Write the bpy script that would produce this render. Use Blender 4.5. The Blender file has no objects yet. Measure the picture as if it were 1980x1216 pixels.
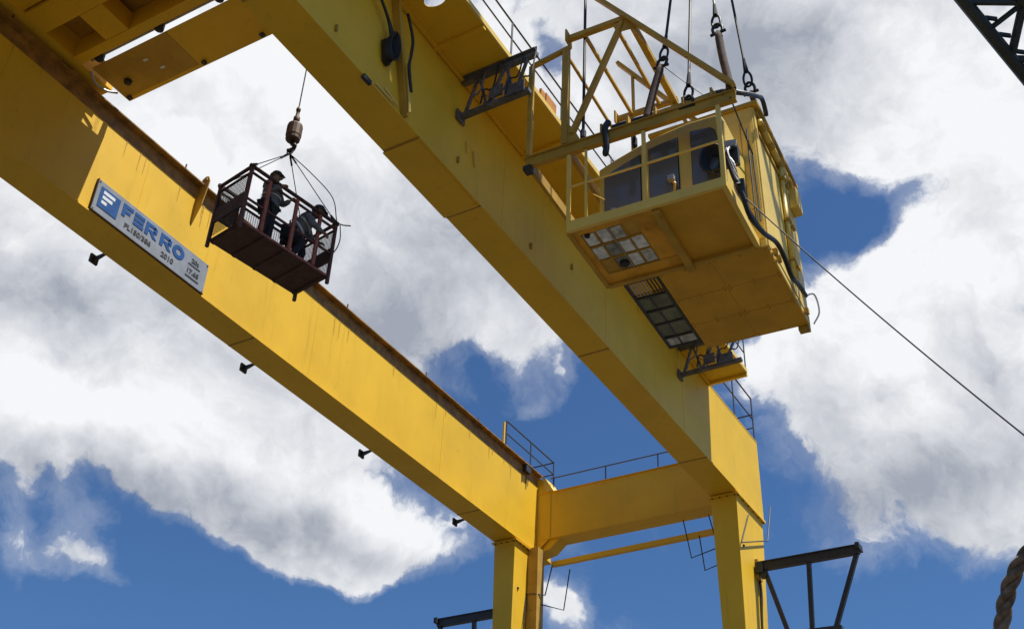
import bpy, bmesh, math, random
from mathutils import Vector, Matrix
R = math.radians
random.seed(7)
scene = bpy.context.scene
COL = scene.collection

# ------------------------------------------------------------------ camera
EYE = 1.6                                   # metres above the yard
cam_d = bpy.data.cameras.new('camera')
cam_d.sensor_fit = 'HORIZONTAL'; cam_d.sensor_width = 36.0
cam_d.lens = 36.0 * 2256.99 / 1980.0
cam_d.clip_start = 0.1; cam_d.clip_end = 5000
cam = bpy.data.objects.new('camera', cam_d); COL.objects.link(cam)
right = Vector((0.864601, 0.501143, 0.036346))
down = Vector((-0.262909, 0.512856, -0.817225))
fwd = Vector((-0.428187, 0.697018, 0.575171))
cam.matrix_world = Matrix(((right.x, -down.x, -fwd.x, 0), (right.y, -down.y, -fwd.y, 0),
                           (right.z, -down.z, -fwd.z, EYE), (0, 0, 0, 1)))
scene.camera = cam

# ------------------------------------------------------------------ sun, sky, exposure
SUN = Vector((0.415, 0.07, 1.0)).normalized()       # direction towards the sun
sun_d = bpy.data.lights.new('sun', 'SUN')
sun_d.energy = 5.0; sun_d.angle = R(0.53); sun_d.color = (1.0, 0.965, 0.89)
sun = bpy.data.objects.new('sun', sun_d); COL.objects.link(sun)
sun.location = (30, 10, 60)
sun.rotation_euler = SUN.to_track_quat('Z', 'Y').to_euler()

CLOUD_MASSES = [(3.144, 4.839, -0.51, -3.932, 1.848, -6.712, 1.0),
    (5.486, 7.261, 0.434, -5.571, 5.073, -14.456, 0.8),
    (4.707, 5.171, -1.131, -6.746, 3.1, -13.903, 1.0),
    (13.123, 11.614, -2.754, -11.331, 6.56, -26.337, 0.5),
    (3.182, 3.462, -0.217, -3.604, 2.984, -5.24, 1.0),
    (6.924, 4.142, 0.383, -2.841, 5.459, -7.686, 1.0),
    (6.596, 3.191, -0.343, -5.25, 9.781, -9.961, 0.9),
    (5.877, 1.993, -1.107, -4.073, 7.603, -7.938, 1.1),
    (10.906, 2.764, -2.571, -6.731, 12.694, -14.908, 0.8),
    (8.305, 0.337, 1.354, 1.265, 5.94, -9.235, 1.1),
    (13.06, 3.783, -1.377, -2.607, 5.245, -10.316, 0.8),
    (11.942, 2.031, -1.746, -3.124, 6.399, -13.919, 0.9),
    (17.058, 2.247, -0.525, -3.053, 17.477, -24.369, 0.6),
    (32.171, 19.306, -5.239, -17.633, 14.192, -55.982, 0.9),
    (12.877, 15.541, 3.669, -4.741, 10.064, -25.992, 0.62),
    (8.977, 17.721, -10.106, -24.209, -7.851, -35.27, 0.42),
    (23.893, 24.347, -1.186, -18.415, 15.372, -55.448, 0.4),
    (28.055, 9.732, -2.513, -9.344, 18.492, -32.701, 0.45),
    (34.025, 11.116, 11.806, 5.69, 45.989, -59.697, 0.35),
    (53.464, 50.384, -17.347, -23.174, 11.76, -37.266, 0.3),
    (20.013, 7.612, -4.601, -13.096, 18.487, -26.38, -1.0),
    (36.491, 34.752, -10.862, -26.959, 19.78, -27.284, -0.75),
    (25.71, 15.607, 1.502, -11.432, 22.443, -37.518, -0.55),
    (6.038, 3.347, -0.511, -5.584, 7.537, -16.611, -0.9),
    (37.149, 13.274, -3.611, -10.125, 19.755, -31.537, -0.3),
    (60.17, 15.735, -7.592, -18.124, 36.238, -68.533, -0.3),
    (2.589, 2.27, 0.381, -5.318, 11.545, -32.679, -0.5),
    (4.777, 1.404, -0.276, -4.654, 10.136, -29.031, -0.5),
    (18.87, 20.558, 5.036, -11.759, 24.28, -55.059, -0.4),
    (7.875, 10.054, 0.82, -12.294, 12.661, -37.161, 0.5),
    (13.833, 16.417, 4.852, -4.513, 9.082, -17.862, 0.5),
    (14.913, 8.861, 0.765, -8.588, 16.717, -26.204, 0.35)]
CLOUD_MASSES += [(7.027, 8.403, 0.344, -12.284, 11.988, -41.969, -0.75),
    (8.732, 7.899, -0.754, -17.593, 14.073, -56.334, -0.4),
    (15.235, 18.557, 4.24, -6.83, 14.655, -39.602, 0.35),
    (20.256, 29.03, -5.94, -32.933, 6.8, -79.069, 0.35)]
CLOUD_SHADOWS = [(5.008, 8.599, -0.585, -10.9, 5.073, -18.738, 1.0),
    (7.694, 6.104, -0.708, -5.662, 5.92, -10.495, 1.0),
    (10.82, 4.882, -0.943, -7.172, 13.333, -13.245, 0.9),
    (11.35, 4.222, -1.688, -4.546, 8.516, -9.271, 0.8),
    (6.454, 8.688, -3.676, -12.986, 2.903, -15.94, 0.8),
    (9.282, 2.428, -0.967, -4.386, 8.985, -19.544, 0.55),
    (6.167, 7.794, -0.153, -16.948, 12.547, -44.05, 0.6),
    (28.965, 5.13, -4.769, -2.743, 5.511, -10.732, 0.4),
    (6.875, 6.385, -0.504, -18.418, 15.514, -54.689, 0.4),
    (5.915, 9.789, -3.116, -15.918, 3.176, -20.241, 0.5),
    (4.468, 5.663, -0.649, -6.799, 4.397, -8.439, -0.28),
    (5.937, 7.696, 0.481, -10.642, 9.873, -26.611, -0.5),
    (11.325, 10.081, -2.35, -15.285, 9.07, -34.753, -0.5),
    (10.841, 0.456, 1.615, 1.684, 9.783, -14.061, -0.5),
    (19.29, 5.022, -4.66, -7.577, 14.234, -16.026, -0.4),
    (5.604, 10.835, -2.353, -10.248, 2.752, -11.735, -0.2)]

CLOUD_MASSES += [(10.453, 12.713, 2.987, -3.845, 8.184, -21.373, -0.28),
    (34.114, 16.663, -17.684, -33.161, 19.909, -45.211, -0.35),
    (35.566, 8.018, -4.477, -12.545, 25.553, -53.903, -0.3)]
CLOUD_SHADOWS += [(5.52, 6.955, -0.176, -11.935, 8.666, -31.774, 0.7),
    (7.929, 7.02, -0.679, -14.693, 12.38, -43.606, 0.8),
    (9.676, 2.518, -0.97, -5.219, 10.755, -24.135, 0.6),
    (38.533, 11.91, -4.054, -6.097, 12.136, -22.296, 0.4),
    (20.989, 4.532, -3.769, -6.925, 13.562, -22.255, 0.35)]
CLOUD_MASSES += [(6.207, 12.224, -5.562, -19.231, -4.997, -32.443, 0.22),
    (26.91, 7.179, -4.848, -11.535, 22.165, -31.206, 0.3),
    (25.806, 13.671, 0.644, -7.09, 15.512, -45.23, 0.3)]
CLOUD_MASSES += [(5.702, 4.702, 0.2, -10.555, 14.806, -47.133, -0.85),
    (12.959, 15.192, 3.519, -6.06, 12.865, -33.224, -0.22),
    (7.874, 9.475, -0.47, -22.966, 15.88, -64.674, -0.3),
    (27.84, 34.683, 7.877, -10.07, 21.732, -60.097, -0.2)]

SKY_STRENGTH = 0.082
world = bpy.data.worlds.new('World'); scene.world = world; world.use_nodes = True
wt = world.node_tree; wn = wt.nodes; wl = wt.links
wn.clear()
def wnode(t, **k):
    n = wn.new(t)
    for a, b in k.items(): setattr(n, a, b)
    return n
def wmath(op, a, b=None, c=None, clamp=False):
    n = wnode('ShaderNodeMath', operation=op, use_clamp=clamp)
    for i, v in enumerate((a, b, c)):
        if v is None: continue
        if isinstance(v, (int, float)): n.inputs[i].default_value = v
        else: wl.new(v, n.inputs[i])
    return n.outputs[0]
out = wnode('ShaderNodeOutputWorld'); bg = wnode('ShaderNodeBackground')
bg.inputs['Strength'].default_value = SKY_STRENGTH
wl.new(bg.outputs[0], out.inputs['Surface'])
sky = wnode('ShaderNodeTexSky'); sky.sky_type = 'NISHITA'; sky.sun_disc = False
sky.sun_elevation = math.asin(SUN.z); sky.sun_rotation = math.atan2(SUN.x, SUN.y)
sky.altitude = 300; sky.air_density = 1.0; sky.dust_density = 0.6; sky.ozone_density = 2.0
tc = wnode('ShaderNodeTexCoord')
d0 = tc.outputs['Generated']
def wnoise(scale, detail, rough, vec, lac=2.1, off=(0, 0, 0), sc=(1, 1, 1)):
    m = wnode('ShaderNodeMapping'); m.inputs['Location'].default_value = off; m.inputs['Scale'].default_value = sc
    wl.new(vec, m.inputs['Vector'])
    n = wnode('ShaderNodeTexNoise'); n.inputs['Scale'].default_value = scale
    n.inputs['Detail'].default_value = detail; n.inputs['Roughness'].default_value = rough
    n.inputs['Lacunarity'].default_value = lac
    wl.new(m.outputs[0], n.inputs['Vector'])
    return n
def warp(vec, scale, amount, detail=4, off=(0, 0, 0)):
    n = wnoise(scale, detail, 0.55, vec, off=off)
    s = wnode('ShaderNodeVectorMath', operation='SUBTRACT'); s.inputs[1].default_value = (.5, .5, .5)
    wl.new(n.outputs['Color'], s.inputs[0])
    k = wnode('ShaderNodeVectorMath', operation='SCALE'); k.inputs['Scale'].default_value = amount
    wl.new(s.outputs[0], k.inputs[0])
    a = wnode('ShaderNodeVectorMath', operation='ADD')
    wl.new(vec, a.inputs[0]); wl.new(k.outputs[0], a.inputs[1])
    return a.outputs[0]
def masses(vec, lst):
    acc = 0.0
    for (ax, ay, az, bx, by, bz, w) in lst:
        da = wnode('ShaderNodeVectorMath', operation='DOT_PRODUCT'); da.inputs[1].default_value = (ax, ay, az); wl.new(vec, da.inputs[0])
        db = wnode('ShaderNodeVectorMath', operation='DOT_PRODUCT'); db.inputs[1].default_value = (bx, by, bz); wl.new(vec, db.inputs[0])
        s2 = wmath('MULTIPLY', da.outputs['Value'], da.outputs['Value'])
        r2 = wmath('MULTIPLY_ADD', db.outputs['Value'], db.outputs['Value'], s2)
        g = wmath('POWER', 0.3679, r2)
        acc = wmath('MULTIPLY_ADD', g, w, acc)
    return acc
dw = warp(d0, 5.0, 0.15, 6)
cov = wmath('MINIMUM', masses(dw, CLOUD_MASSES), 1.15)
def puffs(vec):
    """billowing cloud texture: broad noise, rounded cells, fine curdling"""
    w2 = warp(vec, 16.0, 0.035, 3, (2, 5, 1))
    a = wnoise(4.2, 7, 0.58, w2, off=(3.1, .4, 1.7)).outputs['Fac']
    b = wnoise(14.0, 6, 0.60, w2, off=(.3, 2.4, 5.7)).outputs['Fac']
    c = wnoise(9.0, 5, 0.5, w2, off=(6.3, .4, 2.7)).outputs['Fac']
    bil = wmath('ABSOLUTE', wmath('SUBTRACT', c, 0.5))                  # rounded heads with creases between
    f = wmath('MULTIPLY_ADD', wmath('SUBTRACT', a, 0.5), 1.75, wmath('MULTIPLY', wmath('SUBTRACT', b, 0.5), 1.0))
    return wmath('MULTIPLY_ADD', wmath('SUBTRACT', bil, 0.075), 1.5, f)
pf = puffs(dw)
dens = wmath('ADD', wmath('ADD', pf, cov), 0.06)
mr = wnode('ShaderNodeMapRange', interpolation_type='SMOOTHSTEP')
mr.inputs['From Min'].default_value = 0.25; mr.inputs['From Max'].default_value = 0.64
wl.new(dens, mr.inputs['Value'])
mask = mr.outputs[0]
veil = wnode('ShaderNodeMapRange', interpolation_type='SMOOTHSTEP')      # thin vapour round the cloud bodies
veil.inputs['From Min'].default_value = -0.05; veil.inputs['From Max'].default_value = 0.5
veil.inputs['To Max'].default_value = 0.28
wl.new(dens, veil.inputs['Value'])
mask = wmath('MAXIMUM', mask, veil.outputs[0])
# light on the cloud: brighter where the cloud thins out towards the sun
so = wnode('ShaderNodeVectorMath', operation='ADD'); so.inputs[1].default_value = tuple(SUN * 0.035)
wl.new(dw, so.inputs[0])
pf2 = puffs(so.outputs[0])
relief = wmath('SUBTRACT', pf2, pf)
sh = masses(warp(d0, 7.0, 0.12, 4, (4, 1, 2)), CLOUD_SHADOWS)
n3 = wnoise(5.5, 8, 0.56, dw, off=(7.3, 1.1, .2))
grey = wmath('MULTIPLY_ADD', wmath('SUBTRACT', n3.outputs['Fac'], 0.5), 0.75, wmath('MULTIPLY', sh, 0.60))
grey = wmath('MULTIPLY_ADD', relief, 0.75, grey)
grey = wmath('ADD', grey, 0.17)
grey = wmath('MAXIMUM', wmath('MINIMUM', grey, 1.0), 0.0)
ramp = wnode('ShaderNodeMix', data_type='RGBA')
ramp.inputs['A'].default_value = (8.5, 8.62, 8.82, 1); ramp.inputs['B'].default_value = (3.3, 3.6, 4.25, 1)
wl.new(grey, ramp.inputs['Factor'])
tint = wnode('ShaderNodeMix', data_type='RGBA', blend_type='MULTIPLY'); tint.inputs['Factor'].default_value = 1.0
tint.inputs['B'].default_value = (0.46, 0.70, 0.95, 1)
wl.new(sky.outputs[0], tint.inputs['A'])
mixc = wnode('ShaderNodeMix', data_type='RGBA')
wl.new(mask, mixc.inputs['Factor']); wl.new(tint.outputs['Result'], mixc.inputs['A']); wl.new(ramp.outputs['Result'], mixc.inputs['B'])
wl.new(mixc.outputs['Result'], bg.inputs['Color'])
world.cycles.sampling_method = 'MANUAL'; world.cycles.sample_map_resolution = 256

scene.view_settings.view_transform = 'Standard'; scene.view_settings.look = 'None'
scene.view_settings.gamma = 1.0; scene.view_settings.exposure = 0.40
scene.render.engine = 'CYCLES'
scene.cycles.max_bounces = 5; scene.cycles.transparent_max_bounces = 4

# ------------------------------------------------------------------ materials
def mat(name, base, rough=0.5, metal=0.0, var=0.12, scale=1.5, streak=0.0, rust=0.0, bump=0.0, bscale=3.0,
        rust_col=(0.09, 0.035, 0.012), spec=0.5, grime=0.0):
    m = bpy.data.materials.new(name); m.use_nodes = True
    t = m.node_tree; n = t.nodes; l = t.links
    p = n['Principled BSDF']
    p.inputs['Roughness'].default_value = rough; p.inputs['Metallic'].default_value = metal
    p.inputs['Specular IOR Level'].default_value = spec
    g = n.new('ShaderNodeNewGeometry')
    def noise(sc, det=5, vs=(1, 1, 1)):
        mp = n.new('ShaderNodeMapping'); mp.inputs['Scale'].default_value = vs
        l.new(g.outputs['Position'], mp.inputs['Vector'])
        x = n.new('ShaderNodeTexNoise'); x.inputs['Scale'].default_value = sc; x.inputs['Detail'].default_value = det
        x.inputs['Roughness'].default_value = 0.6
        l.new(mp.outputs[0], x.inputs['Vector']); return x
    def ramp(fac, a, b):
        r = n.new('ShaderNodeMapRange'); r.interpolation_type = 'SMOOTHSTEP'
        r.inputs['From Min'].default_value = a; r.inputs['From Max'].default_value = b
        l.new(fac, r.inputs['Value']); return r.outputs[0]
    def mix(fac, a, b, k=1.0):
        x = n.new('ShaderNodeMix'); x.data_type = 'RGBA'
        mu = n.new('ShaderNodeMath'); mu.operation = 'MULTIPLY'; mu.inputs[1].default_value = k
        l.new(fac, mu.inputs[0]); l.new(mu.outputs[0], x.inputs['Factor'])
        for s, v in (('A', a), ('B', b)):
            if isinstance(v, tuple): x.inputs[s].default_value = (*v, 1)
            else: l.new(v, x.inputs[s])
        return x.outputs['Result']
    lo = tuple(c * (1 - var) for c in base); hi = tuple(min(1, c * (1 + var * 0.6)) for c in base)
    c = mix(ramp(noise(scale, 6).outputs['Fac'], .3, .7), lo, hi)
    if streak:
        s = noise(5.0, 4, (1, 1, 0.10))
        c = mix(ramp(s.outputs['Fac'], .55, .8), c, tuple(v * 0.45 for v in base), streak)
    if grime:
        s = noise(22.0, 5)
        c = mix(ramp(s.outputs['Fac'], .6, .78), c, (0.06, 0.045, 0.02), grime)
    if rust:
        s = noise(3.3, 9)
        c = mix(ramp(s.outputs['Fac'], .64, .72), c, rust_col, rust)
    l.new(c, p.inputs['Base Color'])
    r = noise(scale * 3, 4)
    rr = n.new('ShaderNodeMapRange'); rr.inputs['To Min'].default_value = max(0.05, rough - .1); rr.inputs['To Max'].default_value = min(1, rough + .12)
    l.new(r.outputs['Fac'], rr.inputs['Value']); l.new(rr.outputs[0], p.inputs['Roughness'])
    if bump:
        b = n.new('ShaderNodeBump'); b.inputs['Strength'].default_value = 1.0; b.inputs['Distance'].default_value = bump
        l.new(noise(bscale, 3).outputs['Fac'], b.inputs['Height']); l.new(b.outputs[0], p.inputs['Normal'])
    return m
YEL = (0.80, 0.487, 0.024)
M = {}
M['girder'] = mat('yellow_girder_paint', YEL, .5, spec=.38, var=.09, scale=.45, streak=.30, rust=.16, bump=.012, bscale=.6, grime=.10)
M['frame'] = mat('yellow_frame_paint', (0.50, 0.30, 0.040), .55, spec=.3, var=.2, scale=1.5, streak=.3, rust=.4, grime=.35)
M['house'] = mat('yellow_house_paint', (0.80, 0.555, 0.11), .42, var=.08, scale=.9, streak=.2, rust=.06, bump=.008, bscale=2.5, grime=.12)
M['dirty_shade'] = mat('dirty_shaded_yellow_paint', (0.50, 0.29, 0.035), .6, var=.22, scale=1.2, streak=.35, rust=.45, grime=.4)  # dirt, and painted shade on the lug and stiffener column
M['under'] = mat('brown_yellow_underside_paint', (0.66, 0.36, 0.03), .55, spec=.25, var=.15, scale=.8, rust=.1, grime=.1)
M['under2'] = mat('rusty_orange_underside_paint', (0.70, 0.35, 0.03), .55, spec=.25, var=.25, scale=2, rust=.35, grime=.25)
M['run'] = mat('faded_rust_run', (0.64, 0.37, 0.028), .6, var=.3, scale=6)
M['shade_rust'] = mat('shaded_rusty_paint', (0.34, 0.17, 0.03), .6, var=.45, scale=3, rust=.7, grime=.8)  # rust plus the shade around the left top flange, put into the colour
M['rail'] = mat('rusty_rail_steel', (0.20, 0.095, 0.035), .75, var=.3, scale=4, rust=.6)
M['weld'] = mat('weld_paint', (0.40, 0.22, 0.025), .55, var=.3, scale=12)
M['dark'] = mat('dark_galvanised_steel', (0.055, 0.057, 0.062), .55, .4, var=.3, scale=4, rust=.3)
M['steel'] = mat('grey_galvanised_steel', (0.14, 0.14, 0.15), .55, .3, var=.35, scale=4, rust=.3)
M['black'] = mat('black_rubber', (0.012, 0.012, 0.013), .5, var=.3, scale=8)
M['darkpaint'] = mat('dark_grey_paint', (0.035, 0.034, 0.036), .5, var=.25, scale=3, rust=.25)
M['boom'] = mat('dark_green_boom_paint', (0.022, 0.032, 0.034), .5, var=.3, scale=2)
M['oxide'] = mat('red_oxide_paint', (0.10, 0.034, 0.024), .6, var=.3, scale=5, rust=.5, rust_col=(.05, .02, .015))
M['oxide_dark'] = mat('dark_oxide_paint', (0.070, 0.032, 0.022), .75, var=.3, scale=5)  # darker tone of the oxide, for basket floor and rails
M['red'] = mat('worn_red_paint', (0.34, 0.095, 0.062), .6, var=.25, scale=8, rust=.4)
M['wire'] = mat('wire_rope_steel', (0.035, 0.033, 0.032), .55, .5, var=.3, scale=20)
M['shackle'] = mat('greased_shackle_steel', (0.03, 0.028, 0.026), .45, .6, var=.3, scale=10)
M['strap'] = mat('worn_brown_webbing', (0.085, 0.05, 0.032), .9, var=.4, scale=9, grime=.5)
M['ball'] = mat('hook_ball_brown', (0.11, 0.065, 0.045), .6, .2, var=.3, scale=6, rust=.5)
M['galv'] = mat('galvanised_sheet', (0.42, 0.42, 0.41), .45, .4, var=.15, scale=5)
M['sign'] = mat('silver_sign_sheet', (0.255, 0.285, 0.335), .5, .0, var=.16, scale=2, streak=.25, grime=.15)
M['blue'] = mat('sign_blue_vinyl', (0.012, 0.085, 0.29), .4, var=.08, scale=3)
M['white'] = mat('sign_white_vinyl', (0.72, 0.78, 0.84), .5, var=.05)
M['ink'] = mat('sign_black_print', (0.035, 0.037, 0.042), .6)
M['edge'] = mat('dark_brown_edge', (0.03, 0.012, 0.008), .7)  # near-black brown for the sign edge strips and oil runs
M['rope'] = mat('old_fibre_rope', (0.20, 0.14, 0.095), .95, var=.55, scale=14, grime=.7)
M['skin'] = mat('skin', (0.30, 0.16, 0.10), .6, var=.08, scale=12)
M['jacket'] = mat('dark_work_jacket', (0.15, 0.16, 0.17), .9, var=.35, scale=9)
M['trouser'] = mat('dark_work_trousers', (0.022, 0.024, 0.03), .9, var=.3, scale=9)
M['stripe'] = mat('reflective_stripe', (0.55, 0.55, 0.52), .5, var=.1)
M['helmet'] = mat('dark_green_helmet', (0.018, 0.03, 0.024), .4, var=.1)
M['boot'] = mat('leather_boot', (0.02, 0.016, 0.013), .7)
M['rung'] = mat('dark_handrail_paint', (0.03, 0.032, 0.045), .5)
M['orange'] = mat('primer_orange_paint', (0.52, 0.20, 0.02), .6, var=.15, scale=3, rust=.2)
M['ground'] = mat('dark_asphalt_yard', (0.066, 0.055, 0.040), .9, var=.3, scale=.15, grime=.3)

def glass(name, col, rough, trans=0.0, alpha=1.0):
    m = bpy.data.materials.new(name); m.use_nodes = True
    p = m.node_tree.nodes['Principled BSDF']
    p.inputs['Coat Weight'].default_value = 0.8; p.inputs['Coat Roughness'].default_value = 0.05
    p.inputs['Base Color'].default_value = (*col, 1); p.inputs['Roughness'].default_value = rough
    p.inputs['Transmission Weight'].default_value = trans; p.inputs['IOR'].default_value = 1.45
    n = m.node_tree.nodes; l = m.node_tree.links
    g = n.new('ShaderNodeNewGeometry'); x = n.new('ShaderNodeTexNoise'); x.inputs['Scale'].default_value = 2.2; x.inputs['Detail'].default_value = 4
    l.new(g.outputs['Position'], x.inputs['Vector'])
    b = n.new('ShaderNodeBump'); b.inputs['Distance'].default_value = .01; b.inputs['Strength'].default_value = .4
    l.new(x.outputs['Fac'], b.inputs['Height']); l.new(b.outputs[0], p.inputs['Normal'])
    return m
M['glass'] = glass('tinted_cab_glass', (0.125, 0.130, 0.128), .28)
M['floorglass'] = mat('sky_toned_floor_pane', (0.50, 0.53, 0.52), .25, var=.55, scale=5, grime=.5)  # light base colour stands in for sky seen through the glass
M['paleglass'] = mat('sky_bright_floor_pane', (0.74, 0.80, 0.84), .2, var=.35, scale=6, grime=.3)  # paler still, sky light painted into the colour
M['greyglass'] = mat('grey_floor_pane', (0.24, 0.27, 0.26), .2, var=.5, scale=6, grime=.4)
M['greenglass'] = mat('green_floor_pane', (0.13, 0.15, 0.085), .2, var=.5, scale=3, grime=.4)

# ------------------------------------------------------------------ mesh helpers
UP = Matrix.Translation((0, 0, EYE))        # heights below are measured from eye level
class MB:
    """collects shapes; build() links them as ONE mesh object"""
    def __init__(s, M4=UP): s.v = []; s.f = []; s.M = M4
    def _add(s, vs, fs):
        o = len(s.v); s.v += [s.M @ Vector(p) for p in vs]; s.f += [tuple(i + o for i in f) for f in fs]; return s
    def box(s, x0, x1, y0, y1, z0, z1):
        return s.hexa([(x0, y0, z0), (x1, y0, z0), (x1, y1, z0), (x0, y1, z0), (x0, y0, z1), (x1, y0, z1), (x1, y1, z1), (x0, y1, z1)])
    def hexa(s, p):
        return s._add(p, [(3, 2, 1, 0), (4, 5, 6, 7), (0, 1, 5, 4), (1, 2, 6, 5), (2, 3, 7, 6), (3, 0, 4, 7)])
    def prism(s, pts, off):
        """polygon extruded by a vector"""
        n = len(pts); q = [tuple(Vector(p) + Vector(off)) for p in pts]
        return s._add(list(pts) + q, [tuple(range(n - 1, -1, -1)), tuple(range(n, 2 * n))] + [(i, (i + 1) % n, n + (i + 1) % n, n + i) for i in range(n)])
    def beam(s, a, b, w, h, side=(0, 0, 1)):
        a = Vector(a); b = Vector(b); d = (b - a).normalized(); u = Vector(side)
        if abs(d.dot(u)) > .97: u = Vector((1, 0, 0))
        x = d.cross(u).normalized(); y = x.cross(d).normalized(); x *= w / 2; y *= h / 2
        return s.hexa([a - x - y, a + x - y, b + x - y, b - x - y, a - x + y, a + x + y, b + x + y, b - x + y])
    def angle(s, a, b, w, t, side=(0, 0, 1), flip=1):
        """an L section bar"""
        a = Vector(a); b = Vector(b); d = (b - a).normalized(); u = Vector(side)
        if abs(d.dot(u)) > .97: u = Vector((1, 0, 0))
        x = d.cross(u).normalized() * flip; y = x.cross(d).normalized() * flip
        s.beam(a + x * w / 2, b + x * w / 2, w, t, side)
        return s.beam(a + y * (w / 2 + t / 2) + x * t / 2, b + y * (w / 2 + t / 2) + x * t / 2, t, w, side)
    def tube(s, pts, r, n=8, caps=True):
        pts = [Vector(p) for p in pts]; rs = r if isinstance(r, (list, tuple)) else [r] * len(pts)
        rings = []; ref = None
        for i, p in enumerate(pts):
            d = ((pts[min(i + 1, len(pts) - 1)] - pts[max(i - 1, 0)])).normalized()
            if ref is None: ref = d.orthogonal().normalized()
            x = (ref - d * ref.dot(d)).normalized(); ref = x; y = d.cross(x)
            rings.append([p + (x * math.cos(2 * math.pi * k / n) + y * math.sin(2 * math.pi * k / n)) * rs[i] for k in range(n)])
        vs = [q for g in rings for q in g]; fs = []
        for i in range(len(pts) - 1):
            for k in range(n):
                fs.append((i * n + k, i * n + (k + 1) % n, (i + 1) * n + (k + 1) % n, (i + 1) * n + k))
        if caps: fs += [tuple(range(n - 1, -1, -1)), tuple((len(pts) - 1) * n + k for k in range(n))]
        return s._add(vs, fs)
    def lathe(s, c, prof, n=14):
        """profile of (radius, height) about a vertical axis through c"""
        c = Vector(c)
        return s.tube([c + Vector((0, 0, z)) for r, z in prof], [max(r, .002) for r, z in prof], n)
    def ring(s, c, r, t, axis='x', n=16, m=6, sx=1, sy=1):
        c = Vector(c); P = []
        for k in range(n):
            a = 2 * math.pi * k / n
            u, v = math.cos(a) * r * sx, math.sin(a) * r * sy
            P.append(c + (Vector((0, u, v)) if axis == 'x' else Vector((u, 0, v)) if axis == 'y' else Vector((u, v, 0))))
        vs = []; fs = []
        for k in range(n):
            d = (P[(k + 1) % n] - P[k - 1]).normalized(); x = (P[k] - c).normalized(); x = (x - d * x.dot(d)).normalized(); y = d.cross(x)
            vs += [P[k] + (x * math.cos(2 * math.pi * j / m) + y * math.sin(2 * math.pi * j / m)) * t for j in range(m)]
        for k in range(n):
            for j in range(m):
                fs.append((k * m + j, k * m + (j + 1) % m, ((k + 1) % n) * m + (j + 1) % m, ((k + 1) % n) * m + j))
        return s._add(vs, fs)
    def build(s, name, material, parent=None, smooth=False, bevel=0.0, label=None, kind=None):
        me = bpy.data.meshes.new(name)
        org = s.v[0].copy() if s.v else Vector()
        lo = Vector((min(v[i] for v in s.v) for i in range(3))); hi = Vector((max(v[i] for v in s.v) for i in range(3)))
        org = Vector(((lo.x + hi.x) / 2, (lo.y + hi.y) / 2, lo.z))
        me.from_pydata([tuple(v - org) for v in s.v], [], s.f); me.update()
        bm = bmesh.new(); bm.from_mesh(me); bmesh.ops.recalc_face_normals(bm, faces=bm.faces); bm.to_mesh(me); bm.free()
        if smooth:
            for p in me.polygons: p.use_smooth = True
        me.materials.append(M[material] if isinstance(material, str) else material)
        o = bpy.data.objects.new(name, me); COL.objects.link(o)
        w = Matrix.Translation(org)
        if parent is not None:
            o.parent = parent; o.location = org - ABS[parent.name]
        else:
            o.location = org
        ABS[o.name] = org
        if bevel:
            b = o.modifiers.new('edge', 'BEVEL'); b.width = bevel; b.segments = 2; b.limit_method = 'ANGLE'; b.angle_limit = R(50)
        if label: o['label'] = label
        if kind: o['kind'] = kind
        return o
ABS = {}
def thing(name, loc, label, cat, group=None):
    o = bpy.data.objects.new(name, None); COL.objects.link(o); o.location = loc
    o.empty_display_size = .3
    ABS[o.name] = Vector(loc)
    return tag(o, label, cat, group)
def tag(o, label, cat, group=None):
    o['label'] = label; o['category'] = cat
    if group: o['group'] = group
    return o
def sag(a, b, drop, n=14):
    a = Vector(a); b = Vector(b)
    return [a.lerp(b, i / n) + Vector((0, 0, -drop * 4 * (i / n) * (1 - i / n))) for i in range(n + 1)]
def smooth_path(pts, k=5):
    """Catmull-Rom through the points"""
    P = [Vector(p) for p in pts]; P = [P[0] * 2 - P[1]] + P + [P[-1] * 2 - P[-2]]; o = []
    for i in range(1, len(P) - 2):
        for j in range(k):
            t = j / k
            o.append(.5 * ((2 * P[i]) + (P[i + 1] - P[i - 1]) * t + (2 * P[i - 1] - 5 * P[i] + 4 * P[i + 1] - P[i + 2]) * t * t + (3 * P[i] - P[i - 1] - 3 * P[i + 1] + P[i + 2]) * t ** 3))
    return o + [P[-2]]

# ------------------------------------------------------------------ ground
g = MB(Matrix())
g._add([(-900, -900, 0), (900, -900, 0), (900, 900, 0), (-900, 900, 0)], [(0, 1, 2, 3)])
g = g.build('ground', 'ground'); g['kind'] = 'structure'

# ------------------------------------------------------------------ gantry crane
GROUND = -EYE
gantry = thing('gantry_crane', (-15.6, 33.5, 0), 'large yellow steel gantry crane with two parallel box girders on tapered legs', 'gantry crane')
Y0, Y1 = -6.0, 34.84
ZB, ZT = 17.0, 20.03
def girder(xo, xi, inner_sign):
    """xo..xi flange width; the webs stand 5 cm inside the flange edges"""
    root = MB().box(xo + .05, xi - .05, Y0, Y1, ZB + .04, ZT - .04).build('girder', 'girder', gantry)
    MB().box(xo, xi, Y0 - .02, Y1 + .015, ZB, ZB + .04).build('bottom_flange', 'girder', root)
    return root
gl = girder(-20.15, -19.24, 1)
gr = girder(-12.075, -11.15, -1)
MB().box(-20.22, -19.105, Y0 - .02, Y1 - 1.02, ZT - .037, ZT).build('top_flange', 'shade_rust', gl)  # rusty, and painted darker to stand for shade on its underside
MB().box(-12.25, -11.19, Y0 - .02, Y1 + .015, ZT - .037, ZT).build('top_flange', 'girder', gr)
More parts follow.
